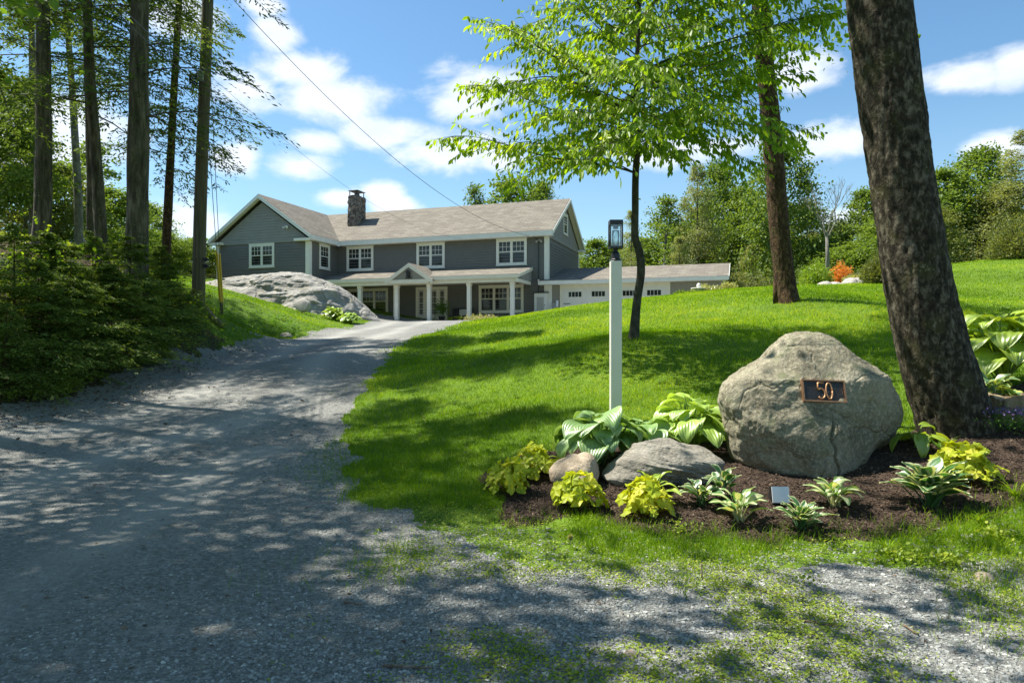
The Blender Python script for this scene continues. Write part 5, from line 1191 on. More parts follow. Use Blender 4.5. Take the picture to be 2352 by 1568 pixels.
BO = [(1680,930),(1690,885),(1725,868),(1765,852),(1800,830),(1822,800),(1845,780),(1870,772),(1895,771),(1915,770),(1938,776),(1962,792),(1985,815),(2018,838),(2045,858),(2068,888),(2082,915),(2090,955),(2086,1000),(2078,1045),(2060,1075),(2030,1098),(1990,1110),(1930,1112),(1860,1104),(1790,1102),(1745,1088),(1718,1060),(1705,1015),(1692,970)]
def bo_extra(V):
    V = V.copy(); x, y, z = V.T; f = np.clip(-y/.35, 0, 1)
    crk = np.exp(-((x-.01-.03*np.sin(z*7)-.012*np.sin(z*31))/.013)**2)*(z < .0)*f; V[:, 1] += crk*.045
    rid = np.clip((z-.30)/.35, 0, 1)*f; V[:, 1] += rid*.16                       # top of the face leans back
    pass
    lw = np.clip((x-.45)/.3, 0, 1)*np.clip((-.15-z)/.3, 0, 1)*f; V[:, 1] += lw*.10   # undercut at lower right
    return V
boulder = outline_rock('boulder', BO, (1885,940), 6.95, 1.25, 'boulder_stone', 'large upright grey granite boulder carrying the house number plate', 520, 300, .42, .05, 1.9, 12, extra=bo_extra, yoff=.30, lean=.10, planes=[((-.08,-1,.12),.47,.85),((.50,-1,-.10),.56,.8),((-.80,-1,.35),.68,.9),((.45,-.75,.75),.76,.9),((-.45,-.7,.9),.72,.9),((.75,-.75,-.8),.74,.9),((-.7,-.9,-.5),.72,.8),((.95,-.4,.5),.80,.8)], soft=60.)
def r3_extra(V):
    V = V.copy(); Q = V.copy(); Q[:, 2] += Q[:, 0]*.18; s = fbm(Q*np.array([2.2, 2.2, 17.]), 4, 77); V[:, 1] -= s*.022; V[:, 2] += np.abs(s)*.010; return V
R3 = [(1380,1088),(1400,1072),(1425,1050),(1445,1035),(1450,1022),(1478,1012),(1500,1005),(1535,1001),(1575,1002),(1610,1006),(1638,1018),(1656,1040),(1662,1055),(1655,1080),(1640,1110),(1560,1125),(1480,1125),(1410,1112)]
outline_rock('flat_rock', R3, (1530,1068), 6.85, .75, 'grey_rock', 'long flat layered grey rock lying left of the boulder', 300, 130, 1.0, .020, 5., 31, planes=[((-.1,-.75,1),.17,.9),((.1,-1,-.35),.20,.9),((-.5,-.8,.6),.27,.9),((.3,-.2,1),.20,.7)], extra=r3_extra)
R2 = [(1262,1078),(1275,1060),(1300,1052),(1330,1045),(1350,1037),(1368,1045),(1380,1062),(1384,1085),(1372,1105),(1340,1118),(1290,1118),(1268,1104)]
outline_rock('tan_rock', R2, (1325,1080), 6.75, .45, 'tan_rock', 'small tan rock at the left end of the stone group', 180, 80, .9, .012, 6., 33, planes=[((-.2,-.6,1),.10,.9),((-.3,-1,.1),.14,.9),((.8,-.6,.3),.15,.9)])
OC = [(470,668),(490,650),(520,645),(560,637),(590,636),(620,630),(650,626),(690,627),(730,637),(770,652),(800,672),(830,700),(850,722),(862,735),(868,760),(780,800),(650,790),(540,745),(480,700)]
def oc_extra(V):
    V = V.copy(); s = fbm(V*np.array([.35, .6, 1.6])+3, 4, 51); V[:, 1] -= s*.22; V[:, 2] += fbm(V*np.array([.5, .5, 1.2]), 4, 52)*.12
    q = fbm(V*np.array([1.2, 1.2, 3.5]), 3, 53); V[:, 1] -= np.clip(q-.15, 0, 1)*.2; return V
outline_rock('rock_outcrop', OC, (680,720), 38.5, 7., 'outcrop_stone', 'huge whaleback granite outcrop in front of the wing of the house', 420, 200, .8, .16, .5, 50, extra=oc_extra, cat='rock outcrop')
outline_rock('rock_ledge', [(760,735),(765,690),(785,683),(810,688),(835,706),(860,728),(880,745),(870,765),(790,765)], (815,725), 38.0, 2.2, 'outcrop_stone', 'lower grey ledge at the right foot of the outcrop, by the porch', 160, 70, .7, .10, 1., 57)
outline_rock('pale_slab', [(783,704),(790,692),(832,698),(832,714),(800,712)][:0] or [(668,705),(672,690),(690,684),(712,690),(716,704),(712,708),(680,706)], (692,698), 33., .5, 'pale_stone', 'pale flat stone leaning on the grass below the outcrop', 90, 40, .4, .03, 2., 58, cat='stone', planes=[((0,-1,.4),.10,.95),((-.5,-.2,1),.20,.9),((.5,-.2,1),.22,.9),((1,-.3,0),.38,.9),((-1,-.3,0),.38,.9)])
for i, (x, y, Y, w_, h_, lb) in enumerate([(1702,690,27,24,3,'thin pale ledge stone showing through the lawn left of the second maple'),(1830,662,27.5,30,4,'pale ledge stone right behind the second maple'),(1905,657,28.5,42,5,'largest pale ledge stone on the lawn crest near the lime shrub'),(1960,650,29.5,26,7,'small pale ledge stone by the iris clump')]):
    X = (x-1176)/1568*Y; y2 = y; outline_rock('ledge_stone', [(x-w_,y2+3),(x-w_*.6,y2-h_*.4),(x,y2-h_*.7),(x+w_*.5,y2-h_),(x+w_,y2-h_*.5),(x+w_*.9,y2+6),(x,y2+9),(x-w_*.8,y2+8)], (x,y2+2), Y, .9, 'pale_stone', lb, 80, 40, .7, .05, 1.5, 70+i, cat='rock')
for i, (x, y, w_, lb) in enumerate([(2258,1330,20,'round tan stone on the gravel near the right edge'),(1447,1508,17,'small pinkish stone on the gravel at the bottom')]):
    p = G(x, y); h_ = w_*.8; Y = p.y; outline_rock('field_stone', [(x-w_,y),(x-w_*.7,y-h_*.7),(x,y-h_),(x+w_*.8,y-h_*.6),(x+w_,y),(x+w_*.6,y+h_*.6),(x-w_*.6,y+h_*.6)], (x,y-2), Y, w_*2*Y/1568, 'pebble_stone', lb, 60, 30, .8, .004, 20., 80+i, cat='stone')
for i, (x, y, Y, w_, h_) in enumerate([(655,772,24,18,7),(608,786,21.5,16,5),(570,795,20,14,5)]):
    outline_rock('edge_stone', [(x-w_,y+4),(x-w_*.6,y-h_*.5),(x,y-h_),(x+w_*.7,y-h_*.6),(x+w_,y+3),(x,y+8)], (x,y), Y, .45, 'grey_rock', ['small grey stone at the drive edge nearest the outcrop','middle small grey stone at the left drive edge','small grey stone at the drive edge nearest the wood'][i], 60, 30, .7, .02, 4., 85+i, cat='stone')
# ---- number plate on the boulder
ray_o = D(1892, 898, 5.0); dg = bpy.context.evaluated_depsgraph_get()
from mathutils.bvhtree import BVHTree
bv = BVHTree.FromPolygons([boulder.location+v.co for v in boulder.data.vertices], [tuple(p.vertices) for p in boulder.data.polygons])
def hit(x, y):
    d = (D(x, y, 6.)-cam.location).normalized(); h = bv.ray_cast(cam.location, d); return h[0]
hs_ = [hit(x, y) for x, y in ((1855,878),(1930,878),(1855,918),(1930,918),(1892,898))]
ctr = hs_[4]; ax = ((hs_[1]-hs_[0])+(hs_[3]-hs_[2])).normalized(); ax = Vector((ax.x, ax.y*.6, ax.z-.045)).normalized(); up = ((hs_[0]-hs_[2])+(hs_[1]-hs_[3])).normalized(); nrm = ax.cross(up).normalized(); nrm = nrm if nrm.y < 0 else -nrm; up = nrm.cross(ax).normalized(); up = up if up.z > 0 else -up
pr = max([(h-ctr).dot(nrm) for h in hs_]+[0])
kpx = ctr.y/1568; PW, PH = 97*kpx, 53*kpx
plate = empty('number_plate', ctr+nrm*(pr-.012), 'bronze framed black house number plate reading 50 on the boulder', 'number plate')
def pb_(mb, u0, v0, u1, v1, d0, d1): mb.obox(ax*u0+up*v0+nrm*d0, ax*(u1-u0), up*(v1-v0), nrm*(d1-d0)); return mb
pb_(MB(), -PW/2+.004, -PH/2+.004, PW/2-.004, PH/2-.004, -.02, .010).build('panel', MATS['plate_black'], plate)
b = MB(); fw = .014
pb_(b, -PW/2, -PH/2, PW/2, -PH/2+fw, -.022, .022); pb_(b, -PW/2, PH/2-fw, PW/2, PH/2, -.022, .022); pb_(b, -PW/2, -PH/2+fw, -PW/2+fw, PH/2-fw, -.022, .0215); pb_(b, PW/2-fw, -PH/2+fw, PW/2, PH/2-fw, -.022, .0215); b.build('frame', MATS['bronze'], plate)
def stroke(path, nm):
    b = MB(); b.tube([ax*u+up*v+nrm*.014 for u, v in path], .0088, 8); b.build(nm, MATS['bronze'], plate, True)
hh = PH*.36; x5, x0c = -.030*1.05, .050
five = [(x5+.036, hh), (x5+.0, hh), (x5-.022, hh), (x5-.024, hh-.002), (x5-.026, hh*.5), (x5-.028, hh*.12)]
arc = [(x5+.002+.036*math.cos(a), -hh*.36+hh*.62*math.sin(a)) for a in np.linspace(2.35, -2.45, 22)]
stroke(five, 'digit_five'); stroke(arc, 'digit_five')
stroke([(x0c+.030*math.cos(a), hh*math.sin(a)) for a in np.linspace(0, 2*math.pi, 34)], 'digit_zero')
# ================================================================ lamp post
lb_ = D(1414,965,8.9); lb_.z = hz(lb_.x, 8.9)-.02; ztop = CZ-(600-784)/1568*8.9; k = 8.9/1568
lamp = empty('lamp_post', lb_, 'tall white square lamp post with a black glass lantern on the lawn', 'lamp post')
hw2 = 12.6*k; zt = ztop-lb_.z
b = MB(); b.box(-hw2, -hw2, 0, hw2, hw2, zt); ps = b.build('post', MATS['post_white'], lamp)
mod = ps.modifiers.new('bevel', 'BEVEL'); mod.width = .006; mod.segments = 2
b = MB(); b.lathe([(.078,0),(.078,.015),(.060,.03),(.055,.085),(.045,.11),(.03,.13),(.028,.16)], (0,0,zt+.001), 20); b.build('collar', MATS['black_metal'], lamp, False)
z0, z1, q = zt+.16, CZ-(507-784)/1568*8.9-lb_.z, 15*k
b = MB(); b.box(-q, -q, z0, q, q, z0+.028); b.build('lantern_base', MATS['black_metal'], lamp)
b = MB(); b.box(-q, -q, z1-.06, q, q, z1); b.box(-.03, -.03, z1-.105, .03, .03, z1-.061); b.build('lantern_top', MATS['black_metal'], lamp)
for sx_ in (-1, 1):
    for sy_ in (-1, 1):
        b = MB(); b.box(sx_*(q-.014), sy_*(q-.014), z0+.028, sx_*q, sy_*q, z1-.06); b.build('lantern_corner', MATS['black_metal'], lamp)
b = MB(); qi = q-.008
b.box(-qi+.008, -qi, z0+.028, qi-.008, -qi+.003, z1-.06); b.box(-qi+.008, qi-.003, z0+.028, qi-.008, qi, z1-.06); b.box(-qi, -qi+.008, z0+.028, -qi+.003, qi-.008, z1-.06); b.box(qi-.003, -qi+.008, z0+.028, qi, qi-.008, z1-.06)
b.build('lantern_glass', MATS['lantern_glass'], lamp)
b = MB(); b.lathe([(.045,z0+.03),(.046,z1-.13)], (0,0,0), 24); b.build('glass_tube', MATS['lantern_glass'], lamp, True)
# ================================================================ garden plants
def leaf_blade(rgl, base, az, plen, pang, L, Wd, curl, nl=10, nw=9, ribs=0, cup=.12, roll=0., wave=.0):
    """one strap or heart leaf on its petiole: returns V, F, edge"""
    ca, sa = math.cos(az), math.sin(az); V = []; E = []; path = []; x = 0.; z = 0.; ang = pang
    st = 5; 
    for i in range(st+1): path.append((x, z)); x += plen/st*math.cos(ang); z += plen/st*math.sin(ang); ang -= .06
    pet = list(path); px, pz = path[-1]; a = ang-(.7 if ribs else .15); ds = L/nl; sp = [(px, pz, a)]
    for i in range(nl): a -= curl/nl*(1+.6*i/nl); px += ds*math.cos(a); pz += ds*math.sin(a); sp.append((px, pz, a))
    for i, (x, z, a) in enumerate(sp):
        t = i/nl; wv = Wd/2*(math.sin(math.pi*min(1., (t*.97+.03)**.62))**.75) if t < 1 else .004
        back = -.16*L*max(0, 1-t*4)                      # heart shaped lobes
        for j in range(nw):
            v = -1+2*j/(nw-1); lx = x+back*v*v*math.cos(a); off = cup*wv*(v*v)+(.010*L*math.cos(v*ribs*math.pi) if ribs else 0)*min(1, (1-t)*3)*min(1, t*6+.2)+wave*math.sin(t*9+v*4)
            nx, nz_ = -math.sin(a), math.cos(a); px_ = lx+nx*off; pz_ = z+nz_*off+back*v*v*math.sin(a); py_ = v*wv
            py_, pz_ = py_*math.cos(roll), pz_+py_*math.sin(roll)
            V.append((px_, py_, pz_)); E.append(max(abs(v)**1.0, (2*t-1)**8 if t > .5 else 0))
    F = [(i*nw+j, (i+1)*nw+j, (i+1)*nw+j+1, i*nw+j+1) for i in range(nl) for j in range(nw-1)]
    o = len(V); rp = max(.003, .012*L/.25)
    for (x, z) in pet:
        V += [(x, -rp, z), (x, rp, z), (x, 0, z-rp*1.6)]; E += [0, 0, 0]
    for i in range(st):
        p = o+i*3; F += [(p, p+3, p+4, p+1), (p+1, p+4, p+5, p+2), (p+2, p+5, p+3, p)]
    V = np.array(V); X = V[:, 0]*ca-V[:, 1]*sa+base[0]; Yv = V[:, 0]*sa+V[:, 1]*ca+base[1]
    return np.stack([X, Yv, V[:, 2]+base[2]], 1), np.array(F), np.array(E)
def hosta(p, Rw, H, n, L, Wd, mat, label, seed, ribs=0, nw=9, curl=1.1, name='hosta', group=None, cup=.12, upright=.0, z=None):
    rgl = np.random.default_rng(seed); Vs = []; Fs = []; Es = []; Rs = []; o = 0
    for k in range(n):
        q = ((k+.5)/n)**.75; az = k*2.39996+rgl.normal()*.25; ll = L*rgl.uniform(.72, 1.1)*(.72+.3*q)
        pang = 1.45-1.0*q*(1-upright)+rgl.normal()*.08; pl = max(.04, (H*(1.02-.35*q))*rgl.uniform(.85, 1.08))*(.95-.28*(1-q))
        if Rw > 0: pl = math.hypot(H*(1-.45*q), Rw*.55*q)*rgl.uniform(.85, 1.1)*.92; pang = math.atan2(H*(1-.40*q), Rw*.55*q+.01)
        v, f, e = leaf_blade(rgl, (rgl.normal()*.02, rgl.normal()*.02, -.01), az, pl, pang, ll, Wd*ll/L*rgl.uniform(.85, 1.1), curl*rgl.uniform(.65, 1.25), 10, nw, ribs, cup, rgl.normal()*.22, .004*L/.2)
        Vs.append(v); Fs.append(f+o); Es.append(e); Rs.append(np.full(len(v), rgl.random())); o += len(v)
    me = np_mesh(name, np.concatenate(Vs), [np.concatenate(Fs)], np.concatenate(Rs), True, {'edge': np.concatenate(Es)})
    ob = link(name, me, MATS[mat]); g = hz(p[0], p[1]) if z is None else z; ob.location = (p[0], p[1], g)
    return tag(ob, label, 'hosta', group)
def DX(x, Y): return ((x-1176)/1568*Y, Y)
hosta(DX(1375,7.35), .62, .66, 34, .38, .36, 'hosta_blue', 'large ribbed blue green hosta in front of the lamp post', 1, 9, 33, 1.5)
hosta(DX(1478,7.6), .44, .46, 18, .34, .31, 'hosta_blue', 'ribbed green hosta between the two largest hostas behind the flat rock', 2, 8, 31, 1.3)
hosta(DX(1590,7.75), .62, .64, 36, .38, .34, 'hosta_lime', 'large lime green hosta between the flat rock and the boulder', 3, 7, 29, 1.2)
hosta(DX(2305,8.6), .72, 1.0, 44, .44, .40, 'hosta_gold', 'tall golden green hosta at the right edge behind the stump', 4, 6, 25, 1.2)
hosta(DX(2275,7.75), .38, .38, 26, .24, .17, 'hosta_yellow_edge', 'smaller yellow edged hosta between the leaning trunk and the stump', 5, 0, 9, 1.0)
hosta(DX(2110,7.0), .32, .24, 9, .32, .16, 'hosta_gold', 'sparse gold hosta half hidden right behind the boulder', 6, 5, 21, 1.1)
hosta(DX(1255,7.2), .14, .20, 5, .20, .15, 'hosta_gold', 'small gold hosta leaves left of the large blue green hosta', 7, 5, 21, 1.0)
hosta(DX(1612,6.15), .15, .22, 18, .18, .12, 'hosta_white_edge', 'white edged green hosta below the flat rock', 8, 0, 9, .6)
hosta(DX(1700,5.75), .18, .27, 15, .20, .115, 'hosta_cream_heart', 'cream centred hosta with long stalks left of the white ground light', 9, 0, 9, .75)
hosta(DX(1660,6.25), .12, .30, 12, .16, .11, 'hosta_white_edge', 'white edged hosta close in front of the boulder foot', 10, 0, 9, .6)
hosta(DX(1842,5.55), .15, .22, 30, .16, .085, 'hosta_white_edge', 'compact white edged hosta right of the white ground light', 11, 0, 9, .5)
hosta(DX(1915,5.95), .17, .26, 16, .19, .12, 'hosta_cream_heart', 'cream centred hosta in front of the middle of the boulder', 12, 0, 9, 1.0)
hosta(DX(2135,5.75), .24, .34, 44, .24, .15, 'hosta_white_edge', 'largest white edged hosta at the right end of the bed', 13, 0, 9, .6)
hosta(DX(1500,6.35), .25, .25, 12, .20, .08, 'hosta_gold', 'small plain green hosta just below the flat rock', 14, 0, 9, 1.0)
hosta(DX(2265,6.0), .10, .10, 8, .10, .04, 'hosta_yellow_edge', 'tiny weed like hosta at the right end of the mulch', 15, 0, 9, 1.0)
for i, (x, Y, w_, h_, n) in enumerate([(768,33.5,.85,.60,60),(805,33.0,.75,.5,50)]):
    hosta(DX(x, Y), w_*.75, h_, n, .38, .30, 'hosta_gold' if i == 0 else 'hosta_lime', ['golden hosta clump at the right foot of the outcrop','lime hosta clump beside the drive below the rock ledge'][i], 20+i, 0, 9, 1.2)
# heucheras with lobed golden leaves
def heuchera(p, Rw, H, n, label, seed, lf=.074):
    rgl = np.random.default_rng(seed); Vs = []; T = []; Rs = []; o = 0; m = 15
    for k in range(n):
        u = rgl.random()**.6; az = rgl.uniform(0, 2*np.pi); el = (1-u)*1.3+.05; q = rgl.uniform(.5, 1.15); c = np.array([Rw*u*math.cos(az), Rw*u*math.sin(az), H*math.sqrt(max(.05, 1-u*u*.85))*q])
        nr = unit(np.array([math.cos(az)*u, math.sin(az)*u, .65])+rgl.normal(size=3)*.35); a = unit(np.cross(nr, rgl.normal(size=3))); b_ = np.cross(nr, a); r0 = lf*rgl.uniform(.6, 1.15)
        th = np.arange(m)/m*2*np.pi; rr = r0*(.62+.38*np.abs(np.cos(th*2.5))**.8)*(1+.10*np.cos(th*10+1)); rr[0] *= .55
        ring = c+rr[:, None]*(np.cos(th)[:, None]*a+np.sin(th)[:, None]*b_)+nr*(r0*.16*np.sin(th*5+rgl.uniform(0, 6)))[:, None]-nr*r0*.12
        pt = np.array([[0, 0, 0], [.004, 0, 0], c-nr*.002, c-nr*.002+np.array([.004, 0, 0])])
        Vs += [np.concatenate([[c], ring, pt])]
        T += [(o, o+1+i, o+1+(i+1) % m) for i in range(m)]+[(o+m+1, o+m+2, o+m+4), (o+m+1, o+m+4, o+m+3)]; Rs.append(np.full(m+5, rgl.random())); o += m+5
    me = np_mesh('coral_bells', np.concatenate(Vs), [np.array(T)], np.concatenate(Rs), False); ob = link('coral_bells', me, MATS['heuchera_leaf']); ob.location = (p[0], p[1], hz(p[0], p[1])); return tag(ob, label, 'coral bells', 'golden coral bells planted in the bed')
heuchera(DX(1222,7.05), .26, .28, 84, 'golden coral bells at the upper left end of the bed, highest of them', 1)
heuchera(DX(1166,6.55), .23, .27, 74, 'golden coral bells furthest left in the bed at the grass edge', 2)
heuchera(DX(1328,6.15), .25, .31, 80, 'golden coral bells in front of the small tan rock', 3)
heuchera(DX(1484,5.95), .23, .28, 70, 'golden coral bells in front of the long flat rock', 4)
heuchera(DX(2216,6.15), .28, .30, 84, 'golden coral bells at the right behind the largest white edged hosta', 5)
# small plants and grass tufts in the bed
def tuft(p, n, L, Wd, mat, label, seed, name='grass_tuft', cat='grass tuft'):
    rgl = np.random.default_rng(seed); a = rgl.uniform(0, 2*np.pi, n); U = np.stack([np.cos(a)*.45, np.sin(a)*.45, np.ones(n)], 1)+rgl.normal(size=(n, 3))*.15; P = rgl.normal(size=(n, 3))*.012; P[:, 2] = 0
    Vs = []; Fs = []; Rs = []; o = 0
    for k in range(n):
        l = L*rgl.uniform(.6, 1.1); d = U[k]/np.linalg.norm(U[k]); s = np.array([-math.sin(a[k]), math.cos(a[k]), 0]); V = []
        for i in range(7):
            t = i/6; c = P[k]+d*l*t+np.array([math.cos(a[k])*.45, math.sin(a[k])*.45, -.55])*l*t*t*.8; w = Wd*(1-t**2)*.5+.0004; V += [c-s*w, c+s*w]
        Vs.append(np.array(V)); Fs += [(o+2*i, o+2*i+1, o+2*i+3, o+2*i+2) for i in range(6)]; Rs.append(np.full(14, rgl.random())); o += 14
    me = np_mesh(name, np.concatenate(Vs), [np.array(Fs)], np.concatenate(Rs), True); ob = link(name, me, MATS[mat]); ob.location = (p[0], p[1], hz(p[0], p[1])); return tag(ob, label, cat)
tuft(DX(2165,6.75), 26, .30, .010, 'fern_leaf', 'arching day lily tuft at the foot of the leaning trunk', 1, 'day_lily', 'plant')
tuft(DX(2040,5.0), 60, .20, .007, 'grass_blade', 'dark grass tuft at the front edge of the mulch below the boulder', 2)
tuft(DX(2330,5.7), 40, .24, .007, 'grass_blade', 'grass tuft at the right edge of the photo beside the bed', 3)
tuft(DX(1745,5.15), 12, .13, .006, 'grass_blade', 'thin grass sprig in the mulch in front of the ground light', 4)
tuft(DX(2250,5.35), 40, .20, .006, 'grass_blade', 'grass tuft right of the largest white edged hosta', 5)
for i, (x, y, n, L) in enumerate([(2080,1290,60,.13),(1930,1262,30,.10),(2180,1300,60,.14),(1560,1225,30,.12),(1840,1345,26,.10),(2290,1240,60,.14)]):
    pp = G(x, y); rgl = np.random.default_rng(400+i); m = n*3; P = rgl.normal(size=(m, 3))*np.array([.07, .06, .02])+np.array([0, 0, .05]); P[:, 2] = np.abs(P[:, 2]); U = rgl.normal(size=(m, 3))*.6+np.array([0, 0, .3]); Lf = L*.24*rgl.uniform(.6, 1.2, m)
    ob = link('clover_patch', leaf_mesh('clover_patch', P, U, np.tile([0, 0, 1.], (m, 1))+.4*rgl.normal(size=(m, 3)), Lf, Lf*.8, rgl.random(m), 'leaf'), MATS['weed_leaf']); ob.location = pp
    tag(ob, ['clover patch below the right half of the boulder at the mulch edge','small clover patch in front of the mulch under the boulder','clover patch at the front edge of the bed towards the right','clover patch by the mulch edge below the flat rock','lone clover sprig in the gravel below the bed','clover patch between the bed and the right edge'][i], 'clover', kind='stuff')
# purple phlox
def phlox():
    p = DX(2338,6.9); g = hz(*p); rgl = np.random.default_rng(5); e = empty('phlox', (p[0], p[1], g), 'purple flowering phlox at the right edge below the stump', 'flowers')
    n = 420; P = rgl.normal(size=(n, 3))*np.array([.16, .12, .02])+np.array([0, 0, .20]); k = n
    leafcloud_object('flowers', (P, rgl.normal(size=(n, 3)), rgl.normal(size=(n, 3))*.5+np.array([0, 0, 1.]), np.full(n, .022), np.full(n, .018), rgl.random(n)), 'purple_petal', e, 'leaf')
    n = 700; P = rgl.normal(size=(n, 3))*np.array([.15, .12, .06])+np.array([0, 0, .1]); P[:, 2] = np.abs(P[:, 2])
    leafcloud_object('leaves', (P, rgl.normal(size=(n, 3))+np.array([0, 0, 1.]), rgl.normal(size=(n, 3)), np.full(n, .03), np.full(n, .012), rgl.random(n)*.6), 'fern_leaf', e, 'leaf')
phlox()
# stump, fallen log, statue, ground light, dandelion, twigs
p = DX(2325, 7.3); g = hz(*p); e = empty('tree_stump', (p[0], p[1], g), 'cut tree stump with frayed top at the right edge behind the leaning trunk', 'stump')
rgl = np.random.default_rng(3); th = np.linspace(0, 2*np.pi, 41)[:-1]; V = []; F = []; hs2 = [0-.08, .04, .10, .17, .22]
for i, z in enumerate(hs2):
    for a in th: r = .21*(1.25-.25*min(1, (z+.08)/.15))*(1+.06*math.sin(a*5+1)+.03*math.sin(a*13)); V.append((r*math.cos(a), r*math.sin(a), z+(.03*math.sin(a*3)+.012*math.sin(a*17) if i == 4 else 0)))
for i in range(4):
    for k in range(40): F.append((i*40+k, i*40+(k+1) % 40, (i+1)*40+(k+1) % 40, (i+1)*40+k))
b = MB(); b.add(V, F); b.build('bark', MATS['stump_wood'], e, True)
b = MB(); V2 = [v for v in V[-40:]]+[(0, 0, .205)]; b.add(V2, [(k, (k+1) % 40, 40) for k in range(40)]); b.build('cut_face', MATS['stump_wood'], e)
def prop_log(a, b_, r, label, name='fallen_log'):
    pa, pb2 = Vector(a), Vector(b_); m = MB(); m.tube([(pa*(1-t)+pb2*t)-pa+Vector((0, 0, r*.2*math.sin(t*7))) for t in np.linspace(0, 1, 8)], [r*(1-.25*t) for t in np.linspace(0, 1, 8)], 10); o = m.build(name, MATS['log_wood'], None, True); o.location = pa; return tag(o, label, 'log' if r > .03 else 'twig')
prop_log(G(462,712)+Vector((0,0,.08)), G(512,758)+Vector((0,0,.08)), .10, 'fallen reddish log lying on the bank right of the utility pole')
for i, (x0, y0, x1, y1, lb) in enumerate([(790,1388,832,1392,'short pale twig on the middle of the gravel drive'),(1112,1560,1128,1545,'bark chip on the gravel at the bottom edge'),(880,1535,990,1542,'long twig on the gravel at the bottom left of centre'),(1610,1300,1613,1332,'upright stick in the grass edge below the bed'),(1830,1298+130,1930,1445,'thin twig on the gravel at the lower right'),(2075,1440,2110,1462,'dark stick on the gravel at the right'),(1700,1352,1840,1378,'long thin twig in the weedy gravel')]):
    pa, pb2 = G(x0, y0), G(x1, y1); up_ = Vector((0, 0, .012))
    if i == 3: pa = pb2+Vector((0, .02, .10)); up_ = Vector((0,0,0))
    prop_log(pa+up_, pb2+up_, .0055, lb, 'twig')
p = D(1605,662,30); g = hz(p.x, 30)
e = empty('garden_statue', (p.x, 30, g), 'small white stone statue in the border in front of the garage', 'statue')
b = MB(); b.lathe([(.16,0),(.17,.05),(.08,.08),(.07,.16),(.10,.20),(.22,.25),(.34,.28),(.34,.31),(.2,.30)], (0,0,0), 20); b.build('bowl', MATS['statue_white'], e, True)
b = MB(); b.lathe([(.05,.29),(.09,.36),(.10,.42),(.07,.50),(.02,.53)], (0,0,0), 14); b.build('finial', MATS['statue_white'], e, True)
p = G(1785,1160); e = empty('ground_light', (p.x, p.y, p.z), 'white topped garden spotlight in the mulch in front of the boulder', 'garden light')
kx = p.y/1568; b = MB(); b.box(-.03, -.03, 0, .03, .03, .05); b.obox((-.065, -.045, .03), (.13, 0, 0), (0, .085, .02), (0, -.03, .11)); b.build('housing', MATS['black_metal'], e)
b = MB(); b.obox((-.075, -.092, .035), (.150, 0, 0), (0, .03, .135), (0, -.008, .004)); b.build('cover', MATS['white_plastic'], e)
p = G(1310,1262); e = empty('dandelion', p, 'white dandelion seed head in the grass at the gravel edge', 'dandelion')
b = MB(); b.tube([(0,0,-.01),(.005,0,.05),(0,0,.085)], .002, 5); b.build('stem', MATS['fern_leaf'], e)
rgl = np.random.default_rng(8); n = 500; d = unit(rgl.normal(size=(n, 3))); leafcloud_object('seed_head', (d*.004+np.array([0, 0, .09]), d, rgl.normal(size=(n, 3)), np.full(n, .022), np.full(n, .004), rgl.random(n)), 'pale_leaf', e, 'dia')
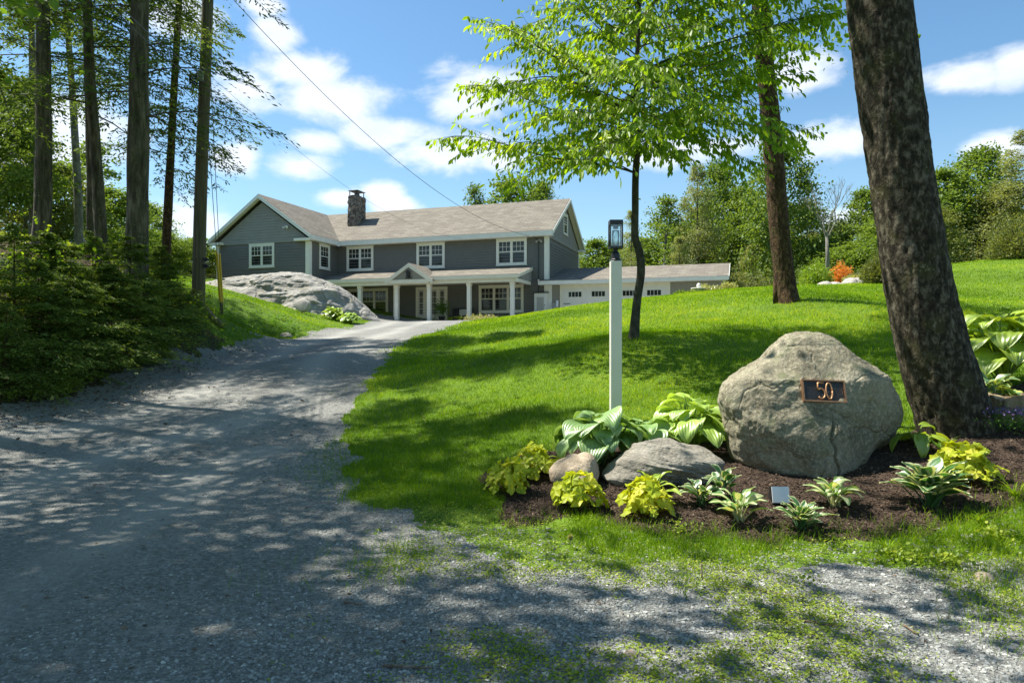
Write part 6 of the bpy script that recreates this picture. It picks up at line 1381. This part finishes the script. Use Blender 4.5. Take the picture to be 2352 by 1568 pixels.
# porch plants
pp = hw_(-6.75, -1.6, ZF); e = empty('potted_plant', pp, 'dark leafy potted plant beside the front door', 'potted plant')
b = MB(); b.lathe([(.16,0),(.22,.3),(.23,.34)], (0,0,0), 16); b.build('pot', MATS['black_metal'], e)
n = 900; P = rgl.normal(size=(n, 3))*np.array([.24, .24, .25])+np.array([0, 0, .85]); leafcloud_object('foliage', (P, rgl.normal(size=(n, 3)), rgl.normal(size=(n, 3)), np.full(n, .11), np.full(n, .06), rgl.random(n)*.5), 'maple_leaf', e, 'leaf')
shr = hw_(-3.2, -3.3, ZF-.1); n = 1600; e = empty('border_shrub', shr, 'dry tan low shrub in front of the right porch posts', 'shrub')
P = rgl.normal(size=(n, 3))*np.array([.55, .3, .12])+np.array([0, 0, .12]); P[:, 2] = np.abs(P[:, 2]); leafcloud_object('foliage', (P, rgl.normal(size=(n, 3))+np.array([0, 0, 1.]), rgl.normal(size=(n, 3)), np.full(n, .13), np.full(n, .05), .4+rgl.random(n)*.6), 'pale_leaf', e, 'leaf')
for i, s in enumerate((5.6, 4.9)):
    q = hw_(-s, -2.9, ZF-.15); tuft((q.x, q.y), 90, .6, .03, 'grass_blade', ['grass clump under the porch bench','grass clump beside the second porch post from the right'][i], 50+i)
# fern bank and day lilies below the outcrop
def frond_patch(x, y, Y, rx, ry, n, L, label, seed, mat='fern_leaf', name='fern_clump'):
    X = (x-1176)/1568*Y; rgl = np.random.default_rng(seed); k = 14; px = rgl.normal(size=n)*rx*.5; py = rgl.normal(size=n)*ry*.5; pz = height(X+px, Y+py)-hz(X, Y); a = rgl.uniform(0, 2*np.pi, n); t = np.linspace(.1, 1, k)[None]
    P = np.stack([px[:, None]+np.cos(a)[:, None]*t*L*.8, py[:, None]+np.sin(a)[:, None]*t*L*.8, pz[:, None]+L*(1.1*t-.75*t*t)], -1).reshape(-1, 3); s = np.where(np.arange(k) % 2 == 0, 1., -1.)[None]
    la = (a[:, None]+s*1.1+0*t).ravel(); U = np.stack([np.cos(la), np.sin(la), -.2+0*la], 1); m = len(P); N = np.tile([0, 0, 1.], (m, 1))+.4*rgl.normal(size=(m, 3)); Lf = L*.34*np.tile((1.1-np.linspace(.1, 1, k)), n)
    ob = link(name, leaf_mesh(name, P, U, N, Lf, Lf*.30, np.clip(.45+.25*rgl.normal(size=m), 0, 1), 'dia'), MATS[mat]); ob.location = (X, Y, hz(X, Y)); tag(ob, label, 'ferns')
for i, (x, y, Y, rx, ry, n, lb) in enumerate([(540,700,24,1.1,1.6,150,'fern clump right of the utility pole'),(600,705,25,1.1,1.8,170,'fern clump in the middle of the grassy bank'),(645,728,25,.9,1.6,150,'fern clump nearest the drive on the grassy bank'),(565,745,22.5,.7,.9,60,'small fern clump low on the bank above the fallen log')]):
    frond_patch(x, y, Y, rx, ry, n, .55, lb, 500+i)
